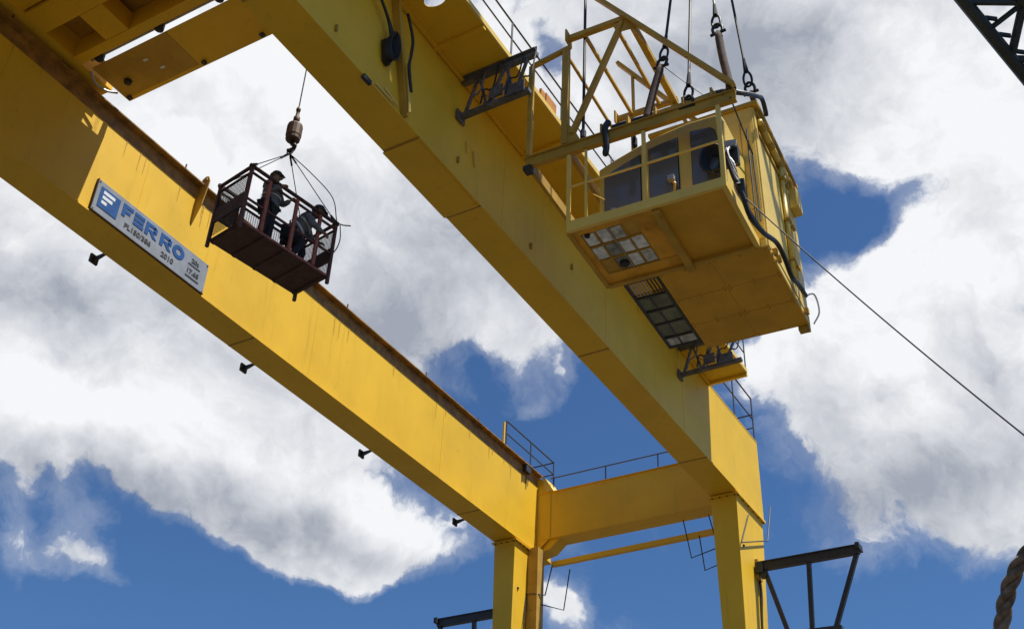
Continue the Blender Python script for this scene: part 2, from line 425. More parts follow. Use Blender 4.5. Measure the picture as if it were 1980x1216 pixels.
for g_, x in ((gl, -19.32), (gr, -11.98)):
    MB().box(x - .035, x + .035, Y0, 31.0, ZT + .002, ZT + .10).box(x - .08, x + .08, Y0, 31.0, ZT + .002, ZT + .02).build('rail', 'rail', g_)
# weld seams across the soffits and up the webs
for g_, x0, x1, ys in ((gl, -20.15, -19.24, (6.8, 18.4, 29.86)), (gr, -12.075, -11.15, (4.0, 9.6, 14.14, 16.62, 23.1, 29.76))):
    for y in ys:
        MB().box(x0 + .004, x1 - .004, y - .022, y + .022, ZB - .012, ZB + .001).build('weld_seam', 'weld', g_)
for y in (13.85, 20.7, 27.4):
    MB().box(-19.292, -19.284, y - .012, y + .012, ZB + .05, ZT - .05).build('weld_seam', 'girder', gl)
for y in (6.0, 17.6, 23.0, 28.2):
    MB().box(-11.202, -11.194, y - .012, y + .012, ZB + .05, ZT - .05).build('weld_seam', 'girder', gr)
# uneven fillet welds along the lower web edges, rust runs below the fittings
for g_, x in ((gl, -19.283), (gr, -11.193)):
    ys = [Y0 + .3 + .16 * k for k in range(int((Y1 - Y0 - .6) / .16))]
    MB().tube([(x + .004 * random.random(), y, ZB + .052) for y in ys], [.012 + .016 * random.random() ** 2 for y in ys], 5).build('fillet_weld', 'weld', g_)
for k in range(26):
    y = random.uniform(9.5, 33.3); L_ = random.uniform(.15, .7); z = 19.585
    w = random.uniform(.008, .022)
    MB().prism([(-19.281, y - w * .3, z - L_), (-19.281, y + w * .3, z - L_), (-19.281, y + w, z), (-19.281, y - w, z)], (.002, 0, 0)).build('rust_run', 'run', gl)
for k in range(22):
    y = random.uniform(8.5, 34.5); L_ = random.uniform(.15, .6); z = 19.90
    w = random.uniform(.008, .02)
    MB().prism([(-11.193, y - w * .3, z - L_), (-11.193, y + w * .3, z - L_), (-11.193, y + w, z), (-11.193, y - w, z)], (.002, 0, 0)).build('rust_run', 'run', gr)
# thicker soffit plate in the middle of the span
MB().box(-12.11, -11.22, 14.17, 16.59, ZB - .022, ZB - .002).build('soffit_plate', 'girder', gr)
# rusty strip painted darker for the shade below the flange, and oil runs
MB().box(-19.288, -19.282, Y0, 33.72, 19.60, ZT - .045).build('shade_rust_strip', 'shade_rust', gl)
for y, z, h_ in ((32.55, 19.25, .34), (32.85, 19.12, .48), (33.0, 19.3, .3)):
    MB().prism([(-19.281, y, z), (-19.281, y + .02, z), (-19.281, y + .045, z + h_), (-19.281, y - .02, z + h_)], (.003, 0, 0)).build('oil_run', 'edge', gl)
MB().box(-19.3, -19.12, 32.6, 32.95, 19.72, 19.985).build('rail_end_stop', 'darkpaint', gl)
# lifting lug beside the rail
lug = MB().prism([(-19.285, 15.5, 18.72), (-19.06, 15.5, 19.35), (-18.98, 15.5, 19.9), (-18.96, 15.5, 20.12), (-19.02, 15.5, 20.27), (-19.13, 15.5, 20.31), (-19.24, 15.5, 20.24), (-19.285, 15.5, 20.05)], (0, .03, 0)).build('lifting_lug', 'dirty_shade', gl)  # darker paint carries the shade on its near face
MB().ring((-19.11, 15.49, 20.17), .055, .018, 'y', 12, 5).build('lug_ring', 'weld', gl)
for y in (9.2, 14.77, 18.3, 21.71, 25.96, 29.2):
    MB().box(-19.13, -19.10, y, y + .03, ZT + .002, ZT + .13).build('rail_stop_pin', 'rail', gl)
# cable hangers under the outer edge
for y in (14.0, 19.5, 25.0, 30.4):
    h = MB().box(-20.56, -20.10, y - .03, y + .03, 17.045, 17.10)
    h.box(-20.62, -20.56, y - .12, y + .12, 16.93, 17.16)
    h.beam((-20.56, y, 16.98), (-20.22, y, 17.07), .05, .05)
    h.build('cable_hanger', 'darkpaint', gl)
# tie beam between the girder ends, with corner gussets
tie = MB().box(-19.285, -12.03, 33.8, 34.5, 17.50, 19.27).build('tie_beam', 'girder', gantry)
MB().prism([(-19.284, 33.803, 17.04), (-18.75, 33.803, 17.502), (-18.75, 33.803, 19.60), (-19.284, 33.803, 19.99)], (0, -.028, 0)).build('corner_plate', 'girder', tie)
MB().prism([(-19.25, 33.86, 17.02), (-18.80, 33.86, 17.10), (-18.36, 33.86, 17.498), (-19.25, 33.86, 17.498)], (0, .6, 0)).build('gusset', 'girder', tie)
MB().box(-19.28, -12.08, 33.74, 34.56, 19.272, 19.30).build('cap_plate', 'girder', tie)
MB().box(-19.28, -12.08, 33.76, 34.54, 17.468, 17.497).build('bottom_flange', 'girder', tie)
MB().prism([(-18.9, 33.72, 19.32), (-18.62, 33.72, 19.32), (-18.95, 33.72, 19.86), (-19.10, 33.72, 19.96)], (0, .7, 0)).build('deck_gusset', 'house', tie)
MB().beam((-18.75, 34.0, 16.56), (-12.2, 34.0, 16.62), .17, .17).build('brace_pipe', 'girder', gantry)
# legs, tapering towards the ground
def leg(x0, x1, b0, b1, yb):
    l_ = MB().hexa([(b0, 32.30, GROUND), (b1, 32.30, GROUND), (b1, 33.1, GROUND), (b0, 33.1, GROUND),
                    (x0, 32.28, 16.995), (x1, 32.28, 16.995), (x1, yb, 16.995), (x0, yb, 16.995)]).build('leg', 'girder', gantry)
    hp = MB().box(x0 - .07, x1 + .09, 32.20, yb + .07, 16.90, 16.94).build('head_plate', 'girder', l_)
    for q in range(6):
        yy = 32.32 + (yb - 32.4) * q / 5
        MB().lathe((x1 + .05, yy, 16.86), [(.022, 0), (.022, .04)], 6).build('bolt', 'dark', l_)
    for q in range(4):
        MB().lathe((x0 + .06 + (x1 - x0 - .1) * q / 3, 32.24, 16.86), [(.022, 0), (.022, .04)], 6).build('bolt', 'dark', l_)
    MB().box(b0 - .25, b1 + .25, 32.05, 33.35, GROUND, GROUND + .06).build('base_plate', 'dirty_shade', l_)
    return l_
ll = leg(-20.13, -19.30, -19.70, -19.46, 33.68)
lr = leg(-12.06, -11.20, -11.62, -11.38, 34.67)
MB().box(-19.285, -18.90, 33.20, 33.66, GROUND, 16.96).build('stiffener_column', 'dirty_shade', ll)  # rusty front face, its shade painted in with the darker colour
for l_, x in ((ll, -19.30), (lr, -11.20)):
    MB().lathe((x - .02, 32.6, 15.25), [(.05, 0), (.06, .03), (.05, .06)], 8).build('bolt', 'dark', l_)
MB().tube(smooth_path([(-11.20, 33.75, 15.1), (-11.17, 33.80, 14.2), (-11.21, 33.72, 13.2), (-11.24, 33.65, 11.5), (-11.28, 33.4, 6.0)]), .045, 6).build('cable', 'black', lr)
MB().box(-11.23, -11.12, 33.55, 33.90, 14.55, 15.2).build('bracket_plate', 'dirty_shade', lr)
# thin handrail hoops at the leg heads
def hoop(pts, parent, r=.022): return MB().tube(pts, r, 6).build('handrail_hoop', 'rung', parent)
hoop([(-13.33, 33.0, 16.75), (-13.11, 33.0, 15.38), (-12.0, 33.0, 15.60)], lr)
hoop([(-12.80, 33.0, 16.1), (-12.68, 33.0, 14.88), (-11.95, 33.0, 15.05)], lr)
hoop([(-12.55, 33.3, 16.9), (-12.30, 33.3, 15.7), (-12.0, 33.3, 15.72)], lr)
hoop([(-11.15, 35.50, 17.86), (-11.13, 34.80, 16.32), (-11.14, 32.25, 15.23), (-11.15, 33.14, 16.54)], lr)
hoop([(-18.70, 33.9, 16.49), (-18.80, 33.6, 15.30), (-18.95, 33.16, 15.22), (-19.30, 33.16, 15.26), (-19.27, 33.0, 14.2), (-19.27, 32.9, 12.0)], ll)
hoop([(-18.05, 34.0, 16.27), (-18.28, 34.0, 14.82), (-18.90, 33.5, 14.95)], ll)
# cable reel arms bolted to the legs
def arm(sign, xa, xe, parent, zt, ylev=33.6):
    a = MB().box(min(xa, xe), max(xa, xe), ylev - .09, ylev + .09, zt - .28, zt - .03)
    a.box(min(xa, xe), max(xa, xe), ylev - .13, ylev + .13, zt - .03, zt)
    root = a.build('reel_arm', 'darkpaint', gantry)
    L_ = xe - xa
    for f0, f1 in ((.07, .25), (.51, .47), (.97, .69)):
        MB().beam((xa + L_ * f0, ylev, zt - .285), (xa + L_ * f1, ylev, zt - 2.45), .13, .13, (0, 1, 0)).build('strut', 'darkpaint', root)
    MB().box(xe - .06, xe + .06, ylev - .22, ylev + .22, zt - .17, zt + .02).build('end_plate', 'darkpaint', root)
    MB().beam((xa + L_ * .2, ylev, zt - 2.45), (xa + L_ * .75, ylev, zt - 2.5), .2, .2).build('lower_chord', 'darkpaint', root)
    MB().beam((xa + L_ * .25, ylev, zt - 2.5), (xa, 33.2, zt - 4.2), .13, .13, (0, 1, 0)).build('strut', 'darkpaint', root)
arm(1, -11.15, -7.93, lr, 15.07)
arm(-1, -20.05, -23.17, ll, 15.10)
MB().box(-11.18, -10.95, 33.42, 33.78, 14.7, 15.02).box(-11.05, -10.85, 33.5, 33.7, 14.55, 14.72).build('arm_joint', 'dark', lr)

# railings on the girder ends and the tie beam
def railing(parent, pts, posts, h=1.05, mid=True, z=ZT, r=.028):
    A = Vector(pts[0]); B = Vector(pts[1])
    root = MB().tube([(A.x, A.y, z + h), (B.x, B.y, z + h)], r, 6).build('railing', 'rung', parent)
    if mid: MB().tube([(A.x, A.y, z + h * .52), (B.x, B.y, z + h * .52)], r * .85, 6).build('mid_rail', 'rung', root)
    for t in posts:
        p = A.lerp(B, t)
        MB().tube([(p.x, p.y, z - .02), (p.x, p.y, z + h)], r, 6).build('post', 'rung', root)
    return root
railing(gantry, ((-19.2, 31.24, 0), (-19.2, 34.78, 0)), (0, .5, 1))
railing(gantry, ((-19.2, 34.78, 0), (-20.1, 34.78, 0)), (1,), 1.05)
MB().box(-19.28, -19.22, 31.1, 31.18, ZT + .002, 21.0).build('gate_post', 'girder', gantry)
railing(gantry, ((-19.0, 34.2, 0), (-12.1, 34.2, 0)), (.02, .33, .63, .9), .78, False, 19.31, .024)
railing(gantry, ((-11.25, 30.9, 0), (-11.25, 34.8, 0)), (.0, .52, 1), 1.75)
railing(gantry, ((-12.0, 34.8, 0), (-11.25, 34.8, 0)), (0,), 1.1)

# outer walkway along the girder, seen from below
WX0, WX1, WZ = -11.19, -9.86, 20.0
wk = MB()
PAN = [(-6, -1.6), (-1.6, 2.4), (2.4, 6.4), (6.4, 10.4), (10.4, 14.4), (14.4, 18.4), (18.4, 22.4), (22.4, 26.4), (26.4, 30.42)]
walk = MB().box(WX1 - .05, WX1, -6, 30.42, WZ + .004, WZ + .15).build('walkway', 'house', gantry)
for i, (a, b) in enumerate(PAN):
    p = MB()
    if a < 13.3 < b:      # oval cable opening through this plate
        c = Vector((-10.46, 13.27)); n = 20
        outer = [(WX0, a), (-10.46, a), (WX1 - .05, a), (WX1 - .05, 13.27), (WX1 - .05, b), (-10.46, b), (WX0, b), (WX0, 13.27)]
        inner = [(c.x + .26 * math.cos(2 * math.pi * k / n), c.y + .17 * math.sin(2 * math.pi * k / n)) for k in range(n)]
        def edge(k):
            ang = 2 * math.pi * k / n; dx, dy = math.cos(ang), math.sin(ang); t = 99
            if dx > 1e-6: t = min(t, (WX1 - .05 - c.x) / dx)
            if dx < -1e-6: t = min(t, (WX0 - c.x) / dx)
            if dy > 1e-6: t = min(t, (b - c.y) / dy)
            if dy < -1e-6: t = min(t, (a - c.y) / dy)
            return (c.x + dx * t, c.y + dy * t)
        for k in range(n):
            i0, i1 = inner[k], inner[(k + 1) % n]; o0, o1 = edge(k), edge(k + 1)
            p.hexa([(*i0, WZ), (*o0, WZ), (*o1, WZ), (*i1, WZ), (*i0, WZ + .02), (*o0, WZ + .02), (*o1, WZ + .02), (*i1, WZ + .02)])
        for (cx, cy) in ((WX0, a), (WX1 - .05, a), (WX1 - .05, b), (WX0, b)):
            ks = [k for k in range(n)]
            k0 = min(ks, key=lambda k: abs(((math.atan2(cy - c.y, cx - c.x) - 2 * math.pi * (k + .5) / n + math.pi) % (2 * math.pi)) - math.pi))
            e0, e1 = edge(k0), edge(k0 + 1)
            p.prism([(*e0, WZ), (cx, cy, WZ), (*e1, WZ)], (0, 0, .02))
    else:
        p.box(WX0, WX1 - .05, a + .004, b - .004, WZ, WZ + .02)
    p.build('deck_plate', 'girder', walk)
    MB().box(WX0, WX1 - .02, b - .05, b + .05, WZ - .10, WZ - .003).build('cross_bearer', 'girder', walk)
MB().box(WX0 + .01, WX0 + .09, -6, 30.40, WZ - .08, WZ - .004).build('edge_angle', 'girder', walk)
def wrail(y0, y1):
    ro = railing(gantry, ((-9.9, y0, 0), (-9.9, y1, 0)), [i / round((y1 - y0) / 2.45) for i in range(round((y1 - y0) / 2.45) + 1)], 1.15, True, WZ + .15, .024)
wrail(3.4, 18.0); wrail(18.4, 30.4)
for y, z in ((17.3, 20.17), (20.9, 20.17), (24.5, 20.17)):
    b_ = MB().box(-10.25, -9.93, y, y + .5, z, z + .42).box(-9.99, -9.93, y - .25, y - .05, z, z + .35)
    b_.build('kerb_box', 'orange', walk)
# dark truss brackets under the walkway
def truss(y, zb, zt, xr):
    root = MB().angle((-11.15, y, zt), (xr, y, zt), .13, .02).box(-11.16, xr, y - .05, y + .08, zt - .13, zt - .01).build('truss_bracket', 'steel', gantry)
    MB().box(-11.3 + .15, xr - .15, y - .07, y + .07, zb - .05, zb + .05).build('chord', 'steel', root)
    xs = [-11.05, -10.72, -10.45, -10.0, -9.75, xr - .22]
    for i in range(len(xs) - 1):
        a = (xs[i], y, zb if i % 2 == 0 else zt - .06); b = (xs[i + 1], y, zt - .06 if i % 2 == 0 else zb)
        MB().beam(a, b, .055, .07, (0, 1, 0)).build('diagonal', 'steel', root)
    MB().box(-11.17, -11.13, y - .16, y + .16, zb - .14, zb + .14).build('bolt_plate', 'steel', root)
    MB().tube([(-10.6, y + .05, zb + .06), (-10.58, y + .1, zb + .5), (-10.3, y + .06, zb + .3), (-10.28, y, zb + .06)], .025, 6).build('cable', 'galv', root)
    for k in range(5):
        u0 = -10.9 + .33 * k
        MB().tube(smooth_path([(u0, y - .1, zb + .08), (u0 + .1, y - .12, zb + .35 + .1 * (k % 2)), (u0 + .3, y - .1, zb + .5 - .12 * (k % 3)), (u0 + .42, y - .1, zt - .1)]), .022, 5).build('cable', 'black' if k % 2 else 'steel', root)
    MB().box(-10.35, -10.0, y - .12, y - .075, zb + .1, zb + .42).build('terminal_box', 'steel', root)
    MB().box(-9.95, -9.45, y - .1, y - .075, zb - .02, zb + .30).build('web_plate', 'steel', root)
    return root
truss(15.55, 18.80, 19.97, -9.20)
truss(28.0, 18.92, 19.95, -9.05)
# inclined cable post on the web, black cable bag and small fittings
MB().beam((-11.14, 13.55, 17.05), (-11.10, 12.74, 19.95), .10, .18, (1, 0, 0)).build('cable_post', 'frame', gr)
bag = MB().prism([(-11.17, 12.55, 18.40), (-11.17, 12.66, 17.90), (-11.17, 12.80, 17.84), (-11.17, 12.90, 18.1), (-11.17, 12.80, 18.6)], (.10, 0, 0)).build('cable_bag', 'black', gr)
for k in range(4):
    MB().ring((-11.06 + .03 * k, 12.72 + .02 * k, 18.25 + .03 * k), .20 + .02 * k, .028, 'x', 18, 6, .62, 1.5).build('cable_coil', 'black', gr)
MB().prism([(-11.05, 12.62, 18.42), (-11.05, 12.70, 18.0), (-11.05, 12.75, 17.98), (-11.05, 12.66, 18.42)], (.012, 0, 0)).build('reflective_tag', 'galv', gr)
for k in range(4):
    MB().tube(smooth_path([(-11.05, 11.2 + .1 * k, 19.9), (-11.02, 11.9 + .07 * k, 19.45 - .05 * k), (-11.05, 12.5 + .05 * k, 19.0 - .05 * k), (-11.08, 12.75 + .03 * k, 18.6)]), .035, 6).build('cable', 'black', gr)
MB().tube(smooth_path([(-10.97, 13.05, 19.6), (-10.92, 13.25, 19.0), (-10.95, 13.3, 18.6), (-10.95, 13.28, 18.2), (-10.95, 13.45, 17.6)]), .035, 6).build('cable', 'black', gr)
MB().tube([(-11.0, 13.28, 18.3), (-11.0, 13.46, 17.5), (-11.0, 13.53, 17.1)], .03, 6).build('conduit', 'house', gr)
for y, z in ((9.8, 17.6), (11.2, 17.35), (15.6, 17.5), (18.9, 17.4), (21.0, 18.2)):
    MB().box(-11.2, -11.15, y, y + .05, z, z + .16).build('clip', 'weld', gr)
for a, b in (((-11.15, 12.55, 17.12), (-11.13, 13.1, 17.1)), ((-11.13, 12.8, 17.22), (-11.13, 13.3, 17.14)), ((-11.16, 15.9, 18.35), (-11.16, 15.95, 18.05)), ((-11.16, 16.2, 18.3), (-11.16, 16.3, 17.9))):
    MB().beam(a, b, .03, .05).build('pale_strip', 'house', gr)  # thin pale strips on the right web
MB().box(-11.2, -11.12, 12.15, 12.4, 16.93, 17.03).build('limit_switch', 'darkpaint', gr)

# ------------------------------------------------------------------ trolley on the girder rails
tr = thing('crane_trolley', (-15.6, 10.5, 20.13 + EYE), 'yellow trolley frame bridging the tops of both girders, seen from underneath', 'trolley')
TZ = 20.2
MB().box(-18.82, -16.47, 11.25, 12.36, TZ, TZ + .03).build('front_plate', 'dirty_shade', tr)
MB().box(-16.47 + .004, -12.3, 11.25, 12.36, TZ + .004, TZ + .034).build('front_plate', 'girder', tr)
for x in (-18.7, -16.3, -14.55, -12.5):
    MB().box(x - .05, x + .05, 12.30, 12.40, TZ - .06, TZ - .003).build('bolt', 'dark', tr)
MB().box(-18.85, -12.3, 12.34, 12.48, TZ + .033, TZ + .5).build('front_beam', 'girder', tr)
MB().box(-18.95, -12.3, 9.35, 9.95, TZ - .02, TZ + .6).build('cross_beam', 'girder', tr)
MB().box(-18.95, -12.3, 10.78, 11.02, TZ - .02, TZ + .6).build('cross_beam', 'girder', tr)
MB().box(-19.6, -12.0, 8.2, 9.3, TZ + .1, TZ + .8).build('cross_beam', 'girder', tr)
MB().box(-19.7, -18.952, 6.5, 12.0, TZ + .02, TZ + .65).build('side_beam', 'girder', tr)
MB().box(-12.29, -11.6, 6.5, 12.3, TZ + .02, TZ + .65).build('side_beam', 'girder', tr)
MB().box(-17.85, -17.15, 9.96, 10.77, TZ - .018, TZ + .5).build('longitudinal', 'girder', tr)
MB().box(-15.4, -14.6, 9.96, 10.77, TZ - .018, TZ + .5).build('longitudinal', 'girder', tr)
MB().box(-19.5, -12.0, 6.6, 11.03, TZ + .66, TZ + .70).build('deck_plate', 'dirty_shade', tr)
MB().box(-18.9, -12.4, 6.2, 11.9, TZ + 1.5, TZ + 3.2).build('sun_block_box', 'house', tr)  # unseen box added to keep sun off the left web
for x in (-18.6, -12.8):
    for y in (6.6, 10.9): MB().box(x - .1, x + .1, y - .1, y + .1, TZ + .70, TZ + 1.5).build('sun_block_post', 'girder', tr)  # posts under the added box
MB().tube([(-18.75, 11.13, TZ + .12), (-12.3, 11.13, TZ + .12)], .03, 6).build('shaft', 'galv', tr)
for x in (-18.45, -16.55, -14.75):
    MB().lathe((x, 11.12, TZ - .05), [(.05, 0), (.11, .05), (.11, .22), (.05, .28)], 10).build('coupling', 'black', tr)
MB().lathe((-18.35, 11.95, TZ - .09), [(.02, 0), (.09, .02), (.10, .085)], 10).build('grease_cap', 'black', tr)
for (x, y, w) in ((-17.55, 11.62, .13), (-17.35, 11.98, .12)):
    MB().box(x, x + w, y, y + .06, TZ - .012, TZ - .003).build('name_plate', 'white', tr)
MB().tube(smooth_path([(-18.9, 11.3, TZ), (-19.0, 11.55, TZ - .1), (-18.95, 11.85, TZ - .12), (-18.85, 12.1, TZ - .02)]), .03, 6).build('hose', 'galv', tr)
for y in (7.5, 10.9):
    for x in (-19.32, -11.98):
        MB().tube([(x - .06, y, ZT + .35), (x + .06, y, ZT + .35)], .235, 14).build('wheel', 'dark', tr)

# ------------------------------------------------------------------ name board
SX = -19.225
sg = thing('sign_board', (-19.25, 14.45, 17.02 + EYE), 'long silver sign board with blue logo and lettering on the sunlit yellow girder', 'sign')
MB().box(-19.284, SX, 12.60, 16.34, 17.075, 17.97).build('panel', 'sign', sg)
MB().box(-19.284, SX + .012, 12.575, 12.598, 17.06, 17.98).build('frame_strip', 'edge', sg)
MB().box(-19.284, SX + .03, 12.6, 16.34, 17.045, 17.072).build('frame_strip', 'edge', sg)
def flat(pts, name, m, lift=.006, t=.004):
    return MB().prism([(SX + lift, y, z) for y, z in pts], (t, 0, 0)).build(name, m, sg)
sy0, sz0 = 12.60, 17.075
def S(y, z): return (sy0 + y, sz0 + z)
def para(y0, y1, z0, z1, m, name, lift=.006, sl=.12):
    return flat([S(y0 + sl * z0, z0), S(y1 + sl * z0, z0), S(y1 + sl * z1, z1), S(y0 + sl * z1, z1)], name, m, lift)
para(.11, .715, .19, .76, 'blue', 'logo_panel', sl=0)
for yy in (.04, 3.70):
    for zz in (.04, .85): MB().tube([(SX, sy0 + yy, sz0 + zz), (SX + .015, sy0 + yy, sz0 + zz)], .018, 8).build('bolt', 'dark', sg)
para(.20, .55, .60, .69, 'white', 'logo_bar', .012, sl=0)
para(.20, .50, .46, .55, 'white', 'logo_bar', .012, sl=0)
para(.20, .36, .32, .41, 'white', 'logo_bar', .012, sl=0)
ZL, ZH = .425, .785                      # lettering band
def lz(t): return ZL + (ZH - ZL) * t
def bar(y0, y1, t0, t1, m='blue', lift=.006): para(y0, y1, lz(t0), lz(t1), m, 'letter', lift, sl=0)
y = .815                                 # F
bar(y, y + .11, 0, 1); bar(y + .11, y + .325, .72, 1); bar(y + .11, y + .26, .34, .58)
y = 1.19                                 # E as three bars
bar(y, y + .33, .74, 1); bar(y, y + .315, .37, .63); bar(y, y + .33, 0, .26)
for y in (1.57, 2.07):                   # R R
    bar(y, y + .11, 0, 1); bar(y + .11, y + .32, .76, 1); bar(y + .11, y + .32, .36, .56)
    bar(y + .26, y + .38, .46, .90)
    flat([S(y + .15, lz(.36)), S(y + .28, lz(.36)), S(y + .41, lz(0)), S(y + .28, lz(0))], 'letter', 'blue')
cy, cz = 2.705, lz(.5)                   # O
n = 28
op = [S(cy + .205 * math.cos(2 * math.pi * k / n), cz + .19 * math.sin(2 * math.pi * k / n)) for k in range(n)]
ip = [S(cy + .085 * math.cos(2 * math.pi * k / n), cz + .085 * math.sin(2 * math.pi * k / n)) for k in range(n)]
O_ = MB()
for k in range(n):
    a, b, c, d = op[k], op[(k + 1) % n], ip[(k + 1) % n], ip[k]
    O_.prism([(SX + .006, *a), (SX + .006, *b), (SX + .006, *c), (SX + .006, *d)], (.004, 0, 0))
O_.build('letter', 'blue', sg)
def text(s, y, z, size, m, name, xs=1.0):
    cu = bpy.data.curves.new('text', 'FONT'); cu.body = s; cu.size = size; cu.offset = .006; cu.extrude = .002; cu.resolution_u = 3
    to = bpy.data.objects.new('text', cu); COL.objects.link(to)
    dg = bpy.context.evaluated_depsgraph_get(); me = bpy.data.meshes.new_from_object(to.evaluated_get(dg))
    bpy.data.objects.remove(to); bpy.data.curves.remove(cu)
    me.name = name; me.materials.clear(); me.materials.append(M[m])
    for v in me.vertices: v.co = (v.co.z, v.co.x * xs, v.co.y)
    o = bpy.data.objects.new(name, me); COL.objects.link(o); o.parent = sg
    o.location = Vector((SX + .008, sy0 + y, sz0 + z + EYE)) - ABS[sg.name]
    return o
text('PL150/386', .97, .17, .19, 'ink', 'serial_text', 1.08)
text('2010', 2.20, .16, .20, 'ink', 'year_text', 1.05)
text('20t', 3.17, .62, .17, 'ink', 'load_text', 1.1)
text('17.65', 3.06, .28, .18, 'ink', 'span_text', 1.1)
para(3.08, 3.50, .53, .555, 'ink', 'rule_line', sl=0); para(3.06, 3.53, .16, .20, 'ink', 'rule_line', sl=0)

# ------------------------------------------------------------------ hanging cab module
CAB0 = Vector((-8.47, 15.75, 14.59 + EYE))
CM = Matrix.Translation(CAB0) @ Matrix.Rotation(R(2.6), 4, 'Z')
def CB(): return MB(CM)
cab = thing('operator_cab', CAB0, 'yellow operator cab with dark windows and machine house hanging on wire slings', 'crane cab')
# floor tray under the cabin
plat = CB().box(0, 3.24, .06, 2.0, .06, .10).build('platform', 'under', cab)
CB().box(-.02, 3.26, -.02, .06, 0, .22).build('edge_beam', 'house', plat)
CB().box(-.05, .04, .06, 2.02, -.02, .14).build('edge_beam', 'frame', plat)
CB().box(3.16, 3.26, .06, 2.0, 0, .18).build('edge_beam', 'house', plat)
CB().box(.04, 3.16, 1.93, 2.03, -.04, .14).build('edge_beam', 'frame', plat)
CB().box(1.74, 1.88, .1, 2.12, -.10, .058).box(1.77, 1.85, .12, .35, -.13, -.10).build('floor_joist', 'frame', plat)
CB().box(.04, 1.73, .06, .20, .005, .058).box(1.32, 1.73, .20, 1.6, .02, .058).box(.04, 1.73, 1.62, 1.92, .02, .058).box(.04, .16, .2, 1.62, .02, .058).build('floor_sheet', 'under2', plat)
# glazed floor window of small panes
fw = CB().box(.165, 1.315, .205, 1.615, .045, .057).build('floor_window', 'dirty_shade', cab)
for i in range(4):
    for j in range(3):
        if (i, j) in ((3, 0), (0, 2)): continue
        x0 = .19 + .285 * i; y0 = .23 + .47 * j
        CB().box(x0 + .02 * random.random(), x0 + .235, y0 + .06 * random.random(), y0 + .40, .026 + .006 * random.random(), .044).build('pane', random.choice(('floorglass', 'paleglass', 'paleglass', 'greyglass')), fw)  # mixed tones imitate sky light in the panes
for j in range(4): CB().box(.165, 1.315, .20 + .47 * j, .222 + .47 * j, .015, .043).build('glazing_bar', 'dirty_shade', fw)
for i in range(5): CB().box(.165 + .284 * i, .183 + .284 * i, .223, 1.61, .018, .0425).build('glazing_bar', 'galv' if i == 2 else 'dirty_shade', fw)
CB().lathe((.62, 1.40, -.06), [(.03, .02), (.10, .03), (.11, .085)], 12).build('lamp', 'black', plat)
CB().lathe((.30, .26, -.04), [(.02, 0), (.06, .01), (.06, .06)], 8).build('lamp', 'black', plat)
# the cabin itself
prof = [(.36, .10), (3.08, .10), (3.14, 2.36), (3.08, 2.52), (2.94, 2.60), (2.37, 2.62), (1.85, 2.55), (1.34, 2.44), (.80, 2.26), (.36, 2.08)]
cabin = CB().prism([(u, .72, w) for u, w in prof], (0, 1.25, 0)).build('cabin', 'house', cab, bevel=.03)
wins = [[(.50, .62), (1.29, .62), (1.30, 2.12), (.92, 1.99), (.51, 1.82)],
        [(1.49, .62), (2.11, .62), (2.12, 2.27), (1.80, 2.24), (1.50, 2.19)],
        [(2.40, .62), (2.93, .62), (2.95, 1.95), (2.91, 2.16), (2.82, 2.27), (2.42, 2.32)]]
for w_ in wins:
    f_ = CB().prism([(u + (.015 if u > sum(q[0] for q in w_) / len(w_) else -.015), .718, w + (.015 if w > 1.3 else -.015)) for u, w in w_], (0, -.02, 0)).build('window_gasket', 'black', cabin)
    CB().prism([(u, .692, w) for u, w in w_], (0, -.012, 0)).build('window_pane', 'glass', cabin)
CB().prism([(.62, .675, .9), (.72, .675, .88), (1.18, .675, .55), (1.08, .675, .52)], (0, -.02, 0)).build('wiper', 'galv', cabin)
CB().tube([(2.0, .67, .55), (2.05, .62, 1.0), (1.98, .60, 1.12)], .035, 6).build('work_lamp', 'frame', cabin)
CB().box(1.93, 2.06, .52, .62, 1.06, 1.18).build('lamp_lens', 'galv', cabin)
for u in (1.25, 2.42):
    CB().ring((u, .66, .66), .10, .03, 'y', 12, 5, 1.3, .6).build('handle', 'galv', cabin)
CB().box(2.7, 3.0, .62, .67, .60, .68).build('handle', 'galv', cabin)
for k in range(7):
    CB().ring((2.88, .45 + .03 * k, 1.22), .30 - .02 * k, .032, 'y', 16, 5, .75, 1.2).build('cable_coil', 'black', cab)
# cage posts and rails in front of the windows
for u, w0, w1, s_ in ((0.0, .2, 2.05, .07), (.39, .2, 2.05, .045), (1.65, .2, 2.05, .07), (3.22, .15, 2.1, .085)):
    CB().box(u - s_ / 2, u + s_ / 2, -.015, s_ - .015, w0, w1).build('cage_post', 'house', cab)
CB().box(.05, 3.18, 0, .03, 1.15, 1.19).build('cage_rail', 'house', cab)
CB().box(.05, .70, .02, .05, .24, .29).build('cage_rail', 'house', cab)
CB().beam((.39, .03, 1.25), (.44, .03, .9), .03, .05).beam((.39, .03, .95), (.52, .7, 1.18), .02, .03).build('stay', 'frame', cab)
# upper deck frame
top = CB().box(-1.02, 3.60, -.02, .10, 2.10, 2.13).box(-1.02, 3.60, .02, .05, 2.13, 2.36).box(-1.02, 3.60, -.02, .10, 2.36, 2.39).build('deck_beam', 'frame', cab)
CB().box(-1.0, -.92, .1, 2.85, 2.12, 2.38).build('side_beam', 'frame', top)
CB().box(-.08, .0, .1, 2.85, 2.14, 2.36).build('side_beam', 'frame', top)
CB().box(1.85, 3.2, .03, .09, 2.40, 2.52).build('kick_plate', 'frame', top)
for u, w0 in ((.72, 2.39), (1.3, 2.39), (1.9, 2.39), (2.5, 2.39), (3.1, 2.39)):
    CB().box(u, u + .05, -.03, .12, w0, w0 + .22).build('cable_clip', 'dirty_shade', top)
